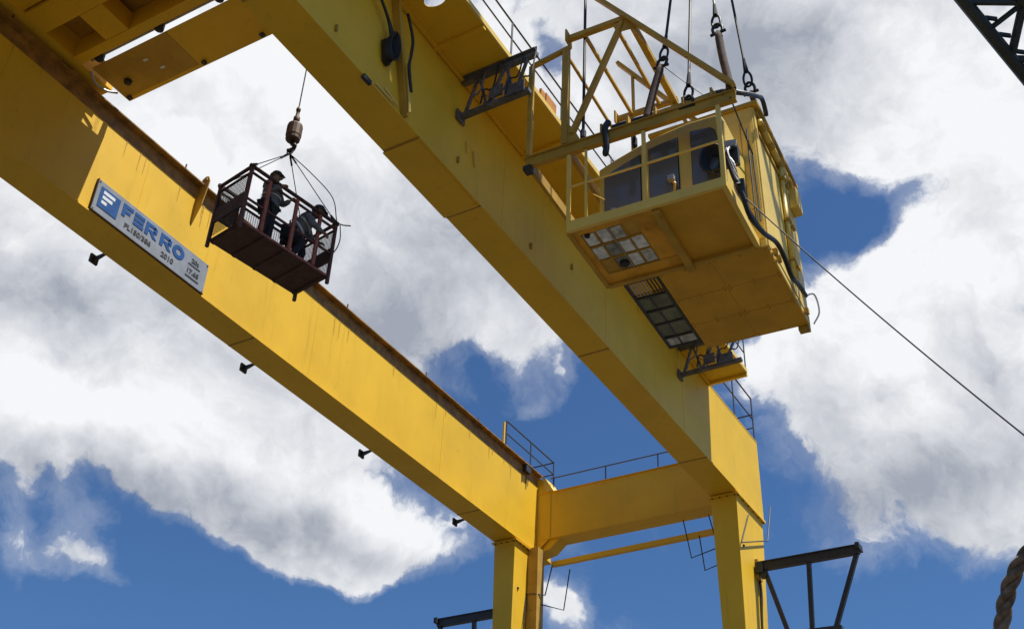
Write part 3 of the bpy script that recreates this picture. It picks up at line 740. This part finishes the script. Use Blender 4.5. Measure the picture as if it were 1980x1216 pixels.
# portal at the outer end of the deck
CB().box(-1.0, -.90, -.03, .08, 2.40, 5.12).build('portal_post', 'frame', top)
CB().box(-.17, -.03, -.04, .10, 2.40, 5.28).build('portal_post', 'frame', top)
CB().beam((-.95, .03, 5.14), (-.02, .03, 5.33), .10, .09).build('portal_head', 'frame', top)
CB().box(-1.04, -.86, -.06, .14, 1.98, 2.098).build('foot', 'dark', top)
CB().prism([(-.03, -.02, 2.40), (.26, -.02, 2.40), (.10, -.02, 2.78), (-.03, -.02, 2.95)], (0, .03, 0)).build('gusset', 'frame', top)
# lifting frame over the deck
lf = CB().box(-.02, 1.36, -.05, .07, 5.53, 5.66).build('lifting_frame', 'frame', cab)
CB().box(-.06, -.022, -.14, .16, 5.42, 5.78).build('end_plate', 'frame', lf)
CB().beam((1.27, .0, 5.50), (.07, .0, 2.62), .10, .12, (0, 1, 0)).build('brace', 'frame', lf)
CB().beam((.40, -.09, 6.92), (3.60, -.09, 2.42), .09, .14, (0, 1, 0)).build('brace', 'frame', lf)
CB().prism([(1.05, -.02, 5.50), (1.50, -.02, 5.50), (1.62, -.02, 5.15), (1.40, -.02, 5.20), (1.22, -.02, 5.22)], (0, .03, 0)).build('gusset', 'frame', lf)
CB().box(1.36, 1.50, .07, 2.86, 5.46, 5.60).build('longitudinal', 'frame', lf)
CB().box(.30, .37, .07, 2.74, 5.56, 5.64).build('longitudinal', 'frame', lf)
CB().box(1.02, 1.09, .07, 2.74, 5.56, 5.64).build('longitudinal', 'frame', lf)
CB().box(-.20, -.14, .02, 3.0, 5.30, 5.36).build('longitudinal', 'frame', lf)
CB().box(-.04, 1.50, 2.75, 2.85, 5.53, 5.66).build('cross_beam', 'frame', lf)
CB().box(-.08, -.042, 2.66, 2.94, 5.42, 5.78).build('end_plate', 'frame', lf)
CB().beam((-.05, 2.9, 7.65), (2.45, 2.9, 3.98), .09, .14, (0, 1, 0)).build('brace', 'frame', lf)
CB().box(.30, .37, 2.76, 2.83, 4.3, 5.52).build('post', 'frame', lf)
CB().box(.30, .36, 2.88, 2.95, 5.67, 7.05).build('post', 'frame', lf)
CB().beam((1.43, 2.8, 5.45), (1.95, 2.8, 3.95), .09, .12, (0, 1, 0)).build('post', 'frame', lf)
CB().beam((1.43, .05, 5.45), (1.75, .05, 4.7), .05, .10, (0, 1, 0)).build('post', 'frame', lf)
# machine house behind the cabin
for i in range(2):
    for j in range(3):
        u0, v0 = 1.085 + 1.157 * i, 2.045 + .991 * j
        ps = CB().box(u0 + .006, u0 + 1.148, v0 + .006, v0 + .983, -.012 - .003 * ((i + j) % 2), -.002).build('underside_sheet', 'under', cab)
        for du, dv in ((.06, .06), (1.09, .06), (.06, .92), (1.09, .92), (.57, .06), (.57, .92)):
            CB().lathe((u0 + du, v0 + dv, -.03), [(.014, 0), (.018, .004), (.018, .014)], 6).build('bolt', 'weld', ps)
house = CB().box(1.08, 3.40, 2.04, 5.02, .0, 3.86).build('machine_house', 'house', cab, bevel=.02)
CB().box(1.02, 3.54, 1.98, 5.10, 3.862, 3.95).build('roof_slab', 'frame', house)
CB().box(3.402, 3.416, 2.30, 4.98, .16, 3.16).build('wall_panel', 'house', house, bevel=.004)
CB().box(3.402, 3.43, 2.06, 2.24, .02, 3.84).build('corner_post', 'house', house)
CB().box(3.402, 3.45, 2.25, 5.0, 3.20, 3.28).build('wall_rib', 'frame', house)
pipe = CB().tube([(3.475, 2.25, 3.56), (3.475, 4.95, 3.56)], .07, 10).build('duct', 'house', house, True)
for v in (2.32, 2.95, 3.62, 4.35):
    CB().tube([(3.475, v, 3.56), (3.475, v + .22, 3.56)], .085, 10).build('clamp', 'frame', house)
CB().box(3.42, 3.47, 2.2, 5.05, 3.74, 3.858).build('eave_channel', 'frame', house)
for v, r_ in ((3.80, .055), (4.08, .04)):
    q = CB().tube([(3.47, v, 3.5), (3.47, v, .35)], r_, 8).build('pipe', 'house', house, True)
    for w in (3.1, 1.9, .8): CB().box(3.42, 3.55, v - .09, v + .09, w, w + .06).build('clamp', 'frame', house)
CB().box(3.42, 3.60, 4.52, 4.92, 2.88, 3.46).build('junction_box', 'house', house, bevel=.01)
CB().box(3.602, 3.612, 4.54, 4.90, 2.90, 3.44).build('box_lid', 'house', house)
CB().box(3.15, 3.38, 5.03, 5.2, -.10, .3).build('towing_lug', 'frame', house)
for v in (2.35, 2.6, 4.6): CB().box(3.42, 3.50, v, v + .1, .0, .14).build('cleat', 'frame', house)
CB().tube(smooth_path([(3.43, 4.7, .5), (3.62, 4.85, .6), (3.66, 4.95, .2), (3.5, 5.0, -.05)]), .02, 6).build('hose_tail', 'white', house)
# front wall of the house right of the cabin: panel lines, switch gear
CB().box(2.45, 3.36, 2.018, 2.036, .2, 3.5).build('front_panel', 'house', house)
CB().box(3.12, 3.34, 2.0, 2.016, 1.0, 3.40).build('door', 'house', house)
CB().box(3.10, 3.12, 1.996, 2.012, .98, 3.42).build('door_frame', 'weld', house)
sw = CB().box(3.10, 3.40, .50, .62, .95, 1.45).build('switch_gear', 'dark', cab)
for k in range(9):
    a = random.random()
    CB().tube(smooth_path([(3.12 + .03 * k, .46, 1.38 - .03 * (k % 3)), (3.2 + .04 * a, .34, 1.1), (3.32 + .05 * random.random(), .36, .75 - .05 * k), (3.28 + .02 * k, .5, .35), (3.38, .6 + .03 * k, .0)]), .022 + .012 * a, 6).build('wire_loom', 'black' if k % 3 else 'galv', sw)
CB().prism([(3.08, .40, 1.38), (3.40, .40, 1.30), (3.42, .40, 1.46), (3.08, .40, 1.52)], (0, .05, 0)).build('gear_cover', 'galv', sw)
# heavy black supply hose sagging along the underside
for k in range(3):
    CB().tube(smooth_path([(3.36 + .04 * k, .45, .45), (3.42, .55 + .03 * k, .0), (3.46, .75, -.28 + .03 * k), (3.50, 1.4, -.17), (3.55, 2.2, .14), (3.56, 2.7, .10), (3.56, 3.15, -.06), (3.54, 3.8, .18), (3.52, 4.45, .33)]), .05, 8).build('supply_hose', 'black', cab)
for k in range(3):
    CB().tube(smooth_path([(.92, .16, 2.50 + .05 * k), (1.4, .22, 2.56 + .05 * k), (2.0, .2, 2.52 + .04 * k), (2.6, .2, 2.57 + .03 * k), (3.3, .22, 2.60 + .03 * k), (3.62, .5, 2.72), (3.72, 1.2, 3.25), (3.70, 1.8, 3.72), (3.66, 2.2, 3.70 - .05 * k)]), .05, 8).build('supply_hose', 'black', cab)
CB().tube(smooth_path([(.90, .0, 2.62), (.84, -.05, 2.4), (.86, -.02, 2.0), (.82, .0, 1.72)]), [.07] * 15 + [.05], 8).build('cable_end', 'black', cab)
CB().lathe((1.35, .3, 2.30), [(.03, -.32), (.06, -.28), (.06, -.1), (.03, 0), (.03, .1)], 8).build('pendant', 'black', cab)
CB().tube([(3.49, .0, 2.2), (3.33, 1.96, 2.41), (3.34, 1.97, .6)], .018, 6).build('conduit', 'dark', cab)
CB().tube([(3.25, 2.0, 3.2), (3.25, 1.99, .5)], .02, 6).build('conduit', 'dark', cab)
# access grating beside the machine house
gt = CB().box(.30, .36, 2.05, 4.72, .0, .08).box(1.01, 1.07, 2.05, 4.72, .0, .08).box(.36, 1.01, 2.05, 2.11, .0, .08).box(.36, 1.01, 4.66, 4.72, .0, .08).build('access_grating', 'darkpaint', cab)
for i in range(8): CB().box(.41 + .075 * i, .428 + .075 * i, 2.11, 2.62, .012, .06).build('grating_bar', 'galv' if i < 5 else 'dark', gt)
for i, v in enumerate((2.66, 3.20, 3.72, 4.28)):
    CB().box(.36, 1.01, v, v + .045, .0, .05).build('cross_bar', 'darkpaint', gt)
CB().box(.62, .65, 2.71, 4.65, .01, .05).build('cross_bar', 'darkpaint', gt)
CB().box(.36, 1.01, 2.62, 2.66, .06, .10).build('kick_board', 'frame', gt)
for v0, v1 in ((2.715, 3.19), (3.255, 3.71), (3.775, 4.27), (4.335, 4.65)):
    for u0, u1 in ((.37, .61), (.66, 1.0)): CB().box(u0, u1, v0, v1, .03, .042).build('floor_pane', 'greenglass' if v0 < 4 else 'floorglass', gt)

# ------------------------------------------------------------------ slings from the lifting crane down to the cab
HOOK = CM @ Vector((2.93, 1.37, 12.5 + 2.0))
def shackle(c, m4=None, size=.13):
    return (Vector(c), size)
def sling(at, mid, label, strap):
    """wire rope from the hook to mid, shackle at mid, then strap or chain to the deck point"""
    A = CM @ Vector(at); Mi = CM @ Vector(mid)
    t = thing('lifting_sling', A, label, 'sling', None)
    W0 = MB(Matrix())
    W0.tube([HOOK, Mi + (HOOK - Mi).normalized() * .35], .032, 6).build('wire_rope', 'wire', t)
    d = (HOOK - Mi).normalized()
    e = d.cross(Vector((0, 1, 0))).normalized()
    MB(Matrix()).tube([Mi + d * .75, Mi + d * .35], [.035, .06], 8).build('ferrule', 'shackle', t)
    eye = MB(Matrix()).tube(smooth_path([Mi + d * .42, Mi + d * .2 + e * .085, Mi + e * .075 - d * .02, Mi - d * .09, Mi - e * .075 - d * .02, Mi + d * .2 - e * .085, Mi + d * .42]), .028, 6)
    eye.build('thimble', 'shackle', t, True)
    s2 = (A - Mi).normalized()
    MB(Matrix()).tube(smooth_path([Mi + s2 * .28 + e * .09, Mi + s2 * .1 + e * .10, Mi - s2 * .02, Mi + s2 * .1 - e * .10, Mi + s2 * .28 - e * .09]), .034, 6).build('shackle', 'shackle', t, True)
    MB(Matrix()).tube([Mi + s2 * .28 + e * .17, Mi + s2 * .28 - e * .17], .034, 8).build('shackle_pin', 'shackle', t)
    if (A - Mi).length > .5:
        b = MB(Matrix())
        if strap == 'strap': b.tube(smooth_path([Mi + s2 * .26, Mi.lerp(A, .5) + e * .02, A]), [.06] + [.085] * 9 + [.11], 8).build('strap', 'strap', t, True)
        else: b.tube([Mi + s2 * .26, A], .06, 8).build('strap', 'strap', t)
    return t
sling((1.66, .15, 2.42), (2.05, .35, 4.35), 'wire sling with brown strap behind the inclined yellow brace', 'strap')
sling((2.61, .03, 2.41), (2.64, .03, 2.62), 'wire sling shackled directly to the middle of the deck beam', 'chain')
sling((3.52, .03, 2.42), (3.30, .20, 4.60), 'wire sling with dark strap running to the corner of the deck beam', 'strap')
sling((3.46, 2.06, 3.96), (3.40, 2.0, 4.52), 'wire sling shackled to the front roof corner of the machine house', 'chain')
hv = MB(CM).tube([(.30, .06, 2.45), (.32, .12, 6.5), (.40, .3, 16)], .035, 6)
hv.lathe((.30, .06, 2.42), [(.03, 0), (.07, .05), (.07, .22), (.035, .3)], 8)
tag(hv.build('hoist_rope', 'wire'), 'dark steel hoist rope running straight up from the end of the deck beam', 'rope')
# spreader hook of the lifting crane, above the frame
hb = thing('crane_hook', HOOK, 'steel hook gathering the wire slings above the cab', 'hook')
MB(Matrix()).lathe(HOOK + Vector((0, 0, -.1)), [(.05, 0), (.16, .1), (.2, .5), (.12, .9), (.05, 1.0)], 12).build('hook_body', 'ball', hb, True)
MB(Matrix()).tube([HOOK + Vector((0, 0, .8)), HOOK + Vector((0, 0, 12))], .04, 6).build('wire_rope', 'wire', hb)
# tag line from the cab to the ground crew
P0 = CM @ Vector((3.45, .55, .05)); Pm = Vector((-1.22, 15.51, 8.11 + EYE)); P1 = Vector((3.4, 15.3, 1.1))
tl = MB(Matrix()).tube(sag(P0, Pm, .10, 16)[:-1] + sag(Pm, P1, .15, 8), .013, 5)
tag(tl.build('tag_line', 'black'), 'thin dark guide rope stretched from the cab down to the yard', 'rope')
P2 = CM @ Vector((1.95, .3, 4.2)); P3 = CM @ Vector((3.05, .2, 2.5))
tag(MB(Matrix()).tube(sag(P2, P3, .03, 6), .008, 5).build('light_cord', 'rung'), 'very thin cord from a strap shackle to the cab roof', 'cord')

# ------------------------------------------------------------------ man basket
BD = 22.0 / 23.0
Bp = Vector((-13.99, 12.41, 14.535)) * BD; Rp = Vector((-13.595, 14.70, 14.535)) * BD; Lp = Vector((-15.0, 12.57, 14.535)) * BD
ax = (Rp - Bp); LEN = ax.length; ax.normalize(); ay = Vector((-ax.y, ax.x, 0)); WID = (Lp - Bp).dot(ay)
KM = Matrix.Translation(Bp + Vector((0, 0, EYE))) @ Matrix(((ax.x, ay.x, 0, 0), (ax.y, ay.y, 0, 0), (0, 0, 1, 0), (0, 0, 0, 1)))
def KB(): return MB(KM)
HB = 1.37
bk = thing('work_basket', KM.translation + ax * LEN / 2 + ay * WID / 2, 'dark red steel work basket carrying two workers, hung from a hook', 'basket')
KB().box(0, LEN, 0, WID, .0, .02).build('floor_plate', 'oxide_dark', bk)
for i in range(5):
    KB().box(.05 + i * (LEN - .15) / 4, .12 + i * (LEN - .15) / 4, .02, WID - .02, -.03, -.002).build('floor_rib', 'oxide_dark', bk)
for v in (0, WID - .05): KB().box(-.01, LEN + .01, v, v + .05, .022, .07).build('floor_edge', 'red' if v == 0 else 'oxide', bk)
for u in (0, LEN):
    for v in (0, WID):
        KB().box(u - .03, u + .03, v - .03, v + .03, -.14, HB).build('corner_post', 'oxide', bk)
for u in (.47, 1.18, 1.80):
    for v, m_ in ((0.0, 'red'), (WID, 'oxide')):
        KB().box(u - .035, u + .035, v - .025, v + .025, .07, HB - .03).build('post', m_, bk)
for v in (0, WID):
    KB().box(-.06, LEN + .06, v - .028, v + .028, HB, HB + .055).build('top_rail', 'oxide_dark', bk)
    KB().box(0, LEN, v - .02, v + .02, HB - .14, HB - .10).build('under_rail', 'oxide_dark', bk)
    KB().box(0, LEN, v - .018, v + .018, .58, .62).build('mid_rail', 'oxide', bk)
for u in (0, LEN):
    KB().box(u - .028, u + .028, -.06, WID + .06, HB + .0, HB + .05).build('top_rail', 'oxide_dark', bk)
    KB().box(u - .02, u + .02, 0, WID, HB - .16, HB - .12).build('under_rail', 'oxide_dark', bk)
    KB().box(u - .012, u + .012, .03, WID - .03, .42, .78).build('kick_board', 'oxide_dark', bk)
    mp = KB()
    for i in range(1, 22): mp.box(u - .004, u + .004, WID * i / 22 - .004, WID * i / 22 + .004, .06, HB - .15)
    for i in range(1, 26): mp.box(u - .003, u + .003, .03, WID - .03, .06 + i * .047, .067 + i * .047)
    mp.build('mesh_panel', 'wire', bk)
mp = KB()
for i in range(1, 40): mp.box(LEN * i / 40 - .004, LEN * i / 40 + .004, WID - .004, WID + .004, .62, HB - .12)
for i in range(1, 13): mp.box(.03, LEN - .03, WID - .003, WID + .003, .62 + i * .047, .627 + i * .047)
mp.build('mesh_panel', 'wire', bk)
KB().tube([(LEN, -.03, HB + .03), (LEN + .14, -.06, HB + .05), (LEN + .30, -.1, HB + .12)], .014, 6).build('shackle_bar', 'wire', bk)
KB().tube(smooth_path([(LEN + .06, -.06, HB), (LEN + .12, -.05, HB - .3), (LEN + .10, -.02, HB - .55), (LEN, 0, HB - .8)]), .012, 6).build('loop_cord', 'black', bk)
RING = KM @ Vector((LEN / 2, WID / 2, HB + 1.55))
# hook ball with its rope
hk = thing('hook_ball', RING, 'brown cylindrical hook weight with swivel on a thin wire above the work basket', 'hook')
H0 = RING + Vector((0, 0, .26))
MB(Matrix()).lathe(H0, [(.05, 0), (.13, .012), (.155, .04), (.158, .10), (.158, .12), (.168, .14), (.168, .42), (.155, .46), (.11, .50), (.05, .53)], 14).build('ball_weight', 'ball', hk)
MB(Matrix()).lathe(H0 + Vector((0, 0, .53)), [(.04, 0), (.07, .05), (.07, .16), (.045, .2), (.035, .34), (.05, .36), (.05, .42), (.015, .5)], 10).build('swivel', 'ball', hk, True)
MB(Matrix()).tube(smooth_path([H0 + Vector((0, 0, .02)), H0 + Vector((.01, 0, -.08)), H0 + Vector((.09, 0, -.16)), H0 + Vector((.06, 0, -.27)), H0 + Vector((-.04, 0, -.27)), H0 + Vector((-.08, 0, -.2))]), [.05] * 12 + [.045] * 8 + [.038] * 5 + [.02], 8).build('hook', 'shackle', hk, True)
MB(Matrix()).tube([H0 + Vector((0, 0, 1.0)), H0 + Vector((0, 0, 30))], .014, 6).build('wire_rope', 'wire', hk)
bs = thing('basket_sling', RING, 'thin wire bridle spreading from the hook ring to the work basket corners', 'sling')
MB(Matrix()).ring(RING + Vector((0, 0, -.03)), .085, .018, 'y', 16, 6).build('ring', 'galv', bs)
r0 = RING + Vector((0, 0, -.1))
for (u, v) in ((0, 0), (0, WID), (LEN, 0), (LEN, WID)):
    e_ = KM @ Vector((u * .985 + .01, v, HB + .05))
    MB(Matrix()).tube([r0, e_], .010, 5).build('leg', 'wire', bs)
    MB(Matrix()).tube([r0 + (e_ - r0) * .02, r0 + (e_ - r0) * .14], .022, 6).build('ferrule', 'shackle', bs)
    MB(Matrix()).tube([e_ + (r0 - e_) * .0, e_ + (r0 - e_) * .10], [.045, .025], 6).build('shackle', 'shackle', bs)
e_ = KM @ Vector((LEN, 0, HB + .1))
MB(Matrix()).tube(smooth_path([r0, r0.lerp(e_, .35) + Vector((.12, .1, .06)), r0.lerp(e_, .7) + Vector((.16, .12, .10)), e_]), .011, 5).build('slack_line', 'black', bs)

# ------------------------------------------------------------------ workers
def skin(name, chains, material, parent, M4, sub=2):
    """chains of (point, radius); points that coincide are shared; grown with Skin + Subdivision"""
    key = {}; vs = []; rs = []; es = []
    for ch in chains:
        prev = None
        for p, r in ch:
            k = tuple(round(c, 4) for c in p)
            if k not in key: key[k] = len(vs); vs.append(M4 @ Vector(p)); rs.append(r)
            i = key[k]
            if prev is not None and prev != i: es.append((prev, i))
            prev = i
    org = vs[0].copy()
    me = bpy.data.meshes.new(name); me.from_pydata([tuple(v - org) for v in vs], es, []); me.update()
    o = bpy.data.objects.new(name, me); COL.objects.link(o)
    if parent is None: o.location = org
    else: o.parent = parent; o.location = org - ABS[parent.name]
    ABS[o.name] = org
    sm = o.modifiers.new('skin', 'SKIN'); sm.use_smooth_shade = True
    layer = me.skin_vertices[0].data
    for i, r in enumerate(rs): layer[i].radius = (r, r)
    layer[0].use_root = True
    ss = o.modifiers.new('sub', 'SUBSURF'); ss.levels = sub; ss.render_levels = sub
    me.materials.append(M[material])
    return o
def hand(root, d, side):
    """palm and five fingers growing from the wrist along d"""
    root = Vector(root); d = Vector(d).normalized(); s = Vector(side).normalized(); n = d.cross(s).normalized()
    palm = root + d * .06; chains = [[(tuple(root), .026), (tuple(palm), .032)]]
    for k, (o, L_) in enumerate(((-.028, .065), (-.009, .078), (.010, .072), (.028, .055))):
        b = palm + s * o + d * .03; m = b + d * L_ * .55 - n * .012; e = b + d * L_ * .75 - n * .045
        chains.append([(tuple(palm), .032), (tuple(b), .012), (tuple(m), .0095), (tuple(e), .008)])
    b = root + d * .03 - s * .035; chains.append([(tuple(palm), .032), (tuple(b), .014), (tuple(b + d * .045 - s * .022 - n * .015), .010), (tuple(b + d * .07 - s * .02 - n * .03), .009)])
    return chains
def person(M4, pose, label):
    P = pose; pel = P['pelvis']
    base = M4 @ Vector((P['footL'][0] * .5 + P['footR'][0] * .5, P['footL'][1] * .5 + P['footR'][1] * .5, 0))
    t = thing('person', base, label, 'person', None)
    body = [[(pel, .125), (P['belly'], .12), (P['chest'], .135), (P['neck0'], .07), (P['neck'], .052), (P['jaw'], .072), (P['head'], .093), (P['crown'], .06)]]
    # nose and ears
    f = Vector(P['face']).normalized(); h = Vector(P['head'])
    for s in 'LR':
        body.append([(P['chest'], .135), (P['sh' + s], .062), (P['el' + s], .046), (P['wr' + s], .028)])
        body.append([(pel, .125), (P['hip' + s], .088), (P['kn' + s], .060), (P['an' + s], .040), (P['foot' + s], .038)])
    b = skin('body', body, 'skin', t, M4)
    jk = [[(P['belly'], .19), (P['chest'], .205), (P['neck0'], .10)], [(P['belly'], .19), (pel, .18)]]
    for s in 'LR': jk.append([(P['chest'], .205), (P['sh' + s], .095), (P['el' + s], .075), (P['wr' + s], .05)])
    skin('jacket', jk, 'jacket', t, M4)
    tr_ = []
    for s in 'LR': tr_.append([(pel, .16), (P['hip' + s], .125), (P['kn' + s], .092), (P['an' + s], .07)])
    skin('trousers', tr_, 'trouser', t, M4)
    for s in 'LR':
        skin('boot', [[(P['an' + s], .055), (tuple(Vector(P['an' + s]) * .1 + Vector((P['an' + s][0], P['an' + s][1], .05)) * .9), .050), (P['foot' + s], .042)]], 'boot', t, M4, 1)
        d = Vector(P['wr' + s]) - Vector(P['el' + s])
        skin('hand', hand(P['wr' + s], d, Vector((0, 0, 1)).cross(d)), 'skin', t, M4, 1)
    # face: nose, eyes, mouth, ears
    side = f.cross(Vector((0, 0, 1))).normalized(); upv = side.cross(f)
    fc = MB(M4)
    fc.tube([h + f * .085 + upv * .015, h + f * .118 - upv * .025, h + f * .095 - upv * .035], [.008, .016, .008], 6)
    for k in (-1, 1):
        fc.ring(h + side * k * .092, .022, .009, 'x', 8, 4)
        fc.tube([h + f * .088 + side * k * .025 + upv * .02, h + f * .094 + side * k * .04 + upv * .02], .008, 5)
    fc.tube([h + f * .088 - side * .02 - upv * .06, h + f * .088 + side * .02 - upv * .06], .006, 5)
    fc.build('face', 'skin', t, True)
    hm = MB(M4); hc = h + Vector((0, 0, .03)) - f * .008
    hm.tube([hc + Vector((0, 0, z)) for z in (.0, .03, .075, .11, .125)], [.122, .120, .098, .055, .012], 14)
    hm.tube([hc + Vector((0, 0, -.004)), hc + Vector((0, 0, .010))], [.142, .128], 14)
    hm.prism([hc + f * .10 + side * .09 - upv * .002, hc + f * .19 + side * .05 - upv * .012, hc + f * .19 - side * .05 - upv * .012, hc + f * .10 - side * .09 - upv * .002], (0, 0, .012))
    hm.build('helmet', 'helmet', t, True)
    st = MB(M4); ch = Vector(P['chest']); be = Vector(P['belly']); axis = (ch - be).normalized()
    for q in (.15, .75): 
        c = be.lerp(ch, q); st.tube([c - axis * .022, c + axis * .022], .205, 14, False)
    st.build('reflective_stripe', 'stripe', t, True)
    return t
def PM(u, v, rz): return KM @ Matrix.Translation((u, v, .022)) @ Matrix.Rotation(R(rz), 4, 'Z')
# in the person's frame +x is forward
standing = dict(pelvis=(0, 0, .98), belly=(.01, 0, 1.16), chest=(.03, 0, 1.40), neck0=(.03, 0, 1.54), neck=(.04, 0, 1.60), jaw=(.06, 0, 1.67), head=(.055, 0, 1.755), crown=(.05, 0, 1.83), face=(1, 0, -.25),
    shL=(.03, .19, 1.47), elL=(.12, .26, 1.20), wrL=(.34, .20, 1.22), shR=(.03, -.19, 1.47), elR=(.10, -.27, 1.20), wrR=(.33, -.19, 1.27),
    hipL=(0, .10, .93), knL=(.03, .11, .50), anL=(0, .12, .09), footL=(.16, .14, .045), hipR=(0, -.10, .93), knR=(.05, -.12, .50), anR=(-.02, -.13, .09), footR=(.14, -.16, .045))
bent = dict(pelvis=(-.10, 0, .70), belly=(0, 0, .84), chest=(.18, 0, 1.02), neck0=(.26, 0, 1.14), neck=(.31, 0, 1.20), jaw=(.37, 0, 1.25), head=(.38, 0, 1.335), crown=(.37, 0, 1.41), face=(1, 0, -.35),
    shL=(.19, .19, 1.08), elL=(.30, .25, .83), wrL=(.47, .14, .72), shR=(.19, -.19, 1.08), elR=(.33, -.24, .84), wrR=(.50, -.10, .80),
    hipL=(-.10, .11, .66), knL=(.22, .15, .46), anL=(.02, .14, .09), footL=(.18, .17, .045), hipR=(-.10, -.11, .66), knR=(.20, -.16, .46), anR=(-.02, -.14, .09), footR=(.14, -.18, .045))
person(PM(.74, .30, -70), standing, 'worker standing upright in the basket, dark jacket with pale stripes and helmet')
person(PM(1.50, .36, -40) @ Matrix.Scale(1.1, 4), bent, 'worker crouching low in the basket, dark clothes and helmet, behind the rail')
# tools left on the basket floor
tb = KB().box(1.0, 1.3, .45, .75, .03, .32)
tag(tb.build('tool_bucket', 'darkpaint'), 'small dark tool box on the basket floor between the workers', 'tool box')

# ------------------------------------------------------------------ lattice boom of a lifting crane
b0 = Vector((-.92 - 5.5, 22.45 - 11.4, 24.27 + 9.7 + EYE)); b1 = Vector((6.2, 37.2, 11.7 + EYE))
bd = (b1 - b0).normalized()
toward = -(b0.lerp(b1, .5) - Vector((0, 0, EYE))).normalized()
perp = bd.cross(toward).normalized()
if perp.z < 0: perp = -perp
bn = perp.cross(bd).normalized()
bm_ = thing('crane_boom', b1, 'dark lattice boom of a mobile crane crossing the sky corner', 'crane boom')
# pin the lower chord on the measured edge
WB = 1.05
E0 = Vector((-.92, 22.45, 24.27 + EYE)); E1 = Vector((.07, 24.5, 22.52 + EYE)); bd = (E1 - E0).normalized()
view = (E0.lerp(E1, .5) - Vector((0, 0, EYE))).normalized(); perp = bd.cross(view).normalized()
if perp.dot(right) < 0: perp = -perp
deep = perp.cross(bd).normalized()
if deep.dot(view) < 0: deep = -deep
s0, s1 = -14.0, 34.0
base = E0 + perp * .17
def bp(s, a, b): return base + bd * s + perp * (WB * a) + deep * (WB * b)
for a, b in ((0, 0), (1, 0), (0, 1), (1, 1)):
    MB(Matrix()).tube([bp(s0, a, b), bp(s1, a, b)], .17 if a == 0 else .12, 8).build('chord', 'boom', bm_)
pitch = 0.95
for k in range(int((s1 - s0) / pitch)):
    s = s0 + k * pitch
    if not -6 < s < 9: continue
    for (A, B) in (((0, 0), (1, 0)), ((0, 1), (1, 1)), ((0, 0), (0, 1)), ((1, 0), (1, 1))):
        p, q = (A, B) if k % 2 else (B, A)
        MB(Matrix()).tube([bp(s, *p), bp(s + pitch, *q)], .075, 6).build('lacing', 'boom', bm_)
        if k % 2 == 0: MB(Matrix()).tube([bp(s, *A), bp(s, *B)], .045, 6).build('lacing', 'boom', bm_)
for k in range(9):
    s = -2 + .55 * k
    MB(Matrix()).beam(bp(s, 0.04, .1), bp(s + .35, .32, .2), .06, .12).build('gusset', 'boom', bm_)

# ------------------------------------------------------------------ thick rope hanging close by
rp_c = smooth_path([(-1.25, 8.55, 2.55 + EYE), (-1.09, 8.36, 2.96 + EYE), (-1.01, 8.27, 3.13 + EYE), (-.90, 8.18, 3.28 + EYE), (-.74, 8.12, 3.40 + EYE), (-.45, 8.1, 3.46 + EYE), (-.1, 8.1, 3.3 + EYE), (.15, 8.1, 3.0 + EYE), (.25, 8.1, 1.6), (.3, 8.0, .1)], 9)
rt = thing('mooring_rope', rp_c[-1], 'thick brown twisted rope looping up close to the camera', 'rope')
full = smooth_path([(-1.3, 8.6, .05), (-1.32, 8.6, 2.0), (-1.25, 8.5, 3.3)], 8)[:-1] + rp_c[3:]
n_ = len(full)
for s_ in range(3):
    pts = []
    acc = 0
    for i, p in enumerate(full):
        d = (full[min(i + 1, n_ - 1)] - full[max(i - 1, 0)]).normalized()
        if i: acc += (full[i] - full[i - 1]).length
        x = d.cross(Vector((0, 1, 0))).normalized(); y_ = d.cross(x)
        a = acc * 16 + s_ * 2.094
        pts.append(p + (x * math.cos(a) + y_ * math.sin(a)) * .028)
    dense = smooth_path(pts, 3)
    MB(Matrix()).tube(dense, .029, 7).build('strand', 'rope', rt, True)
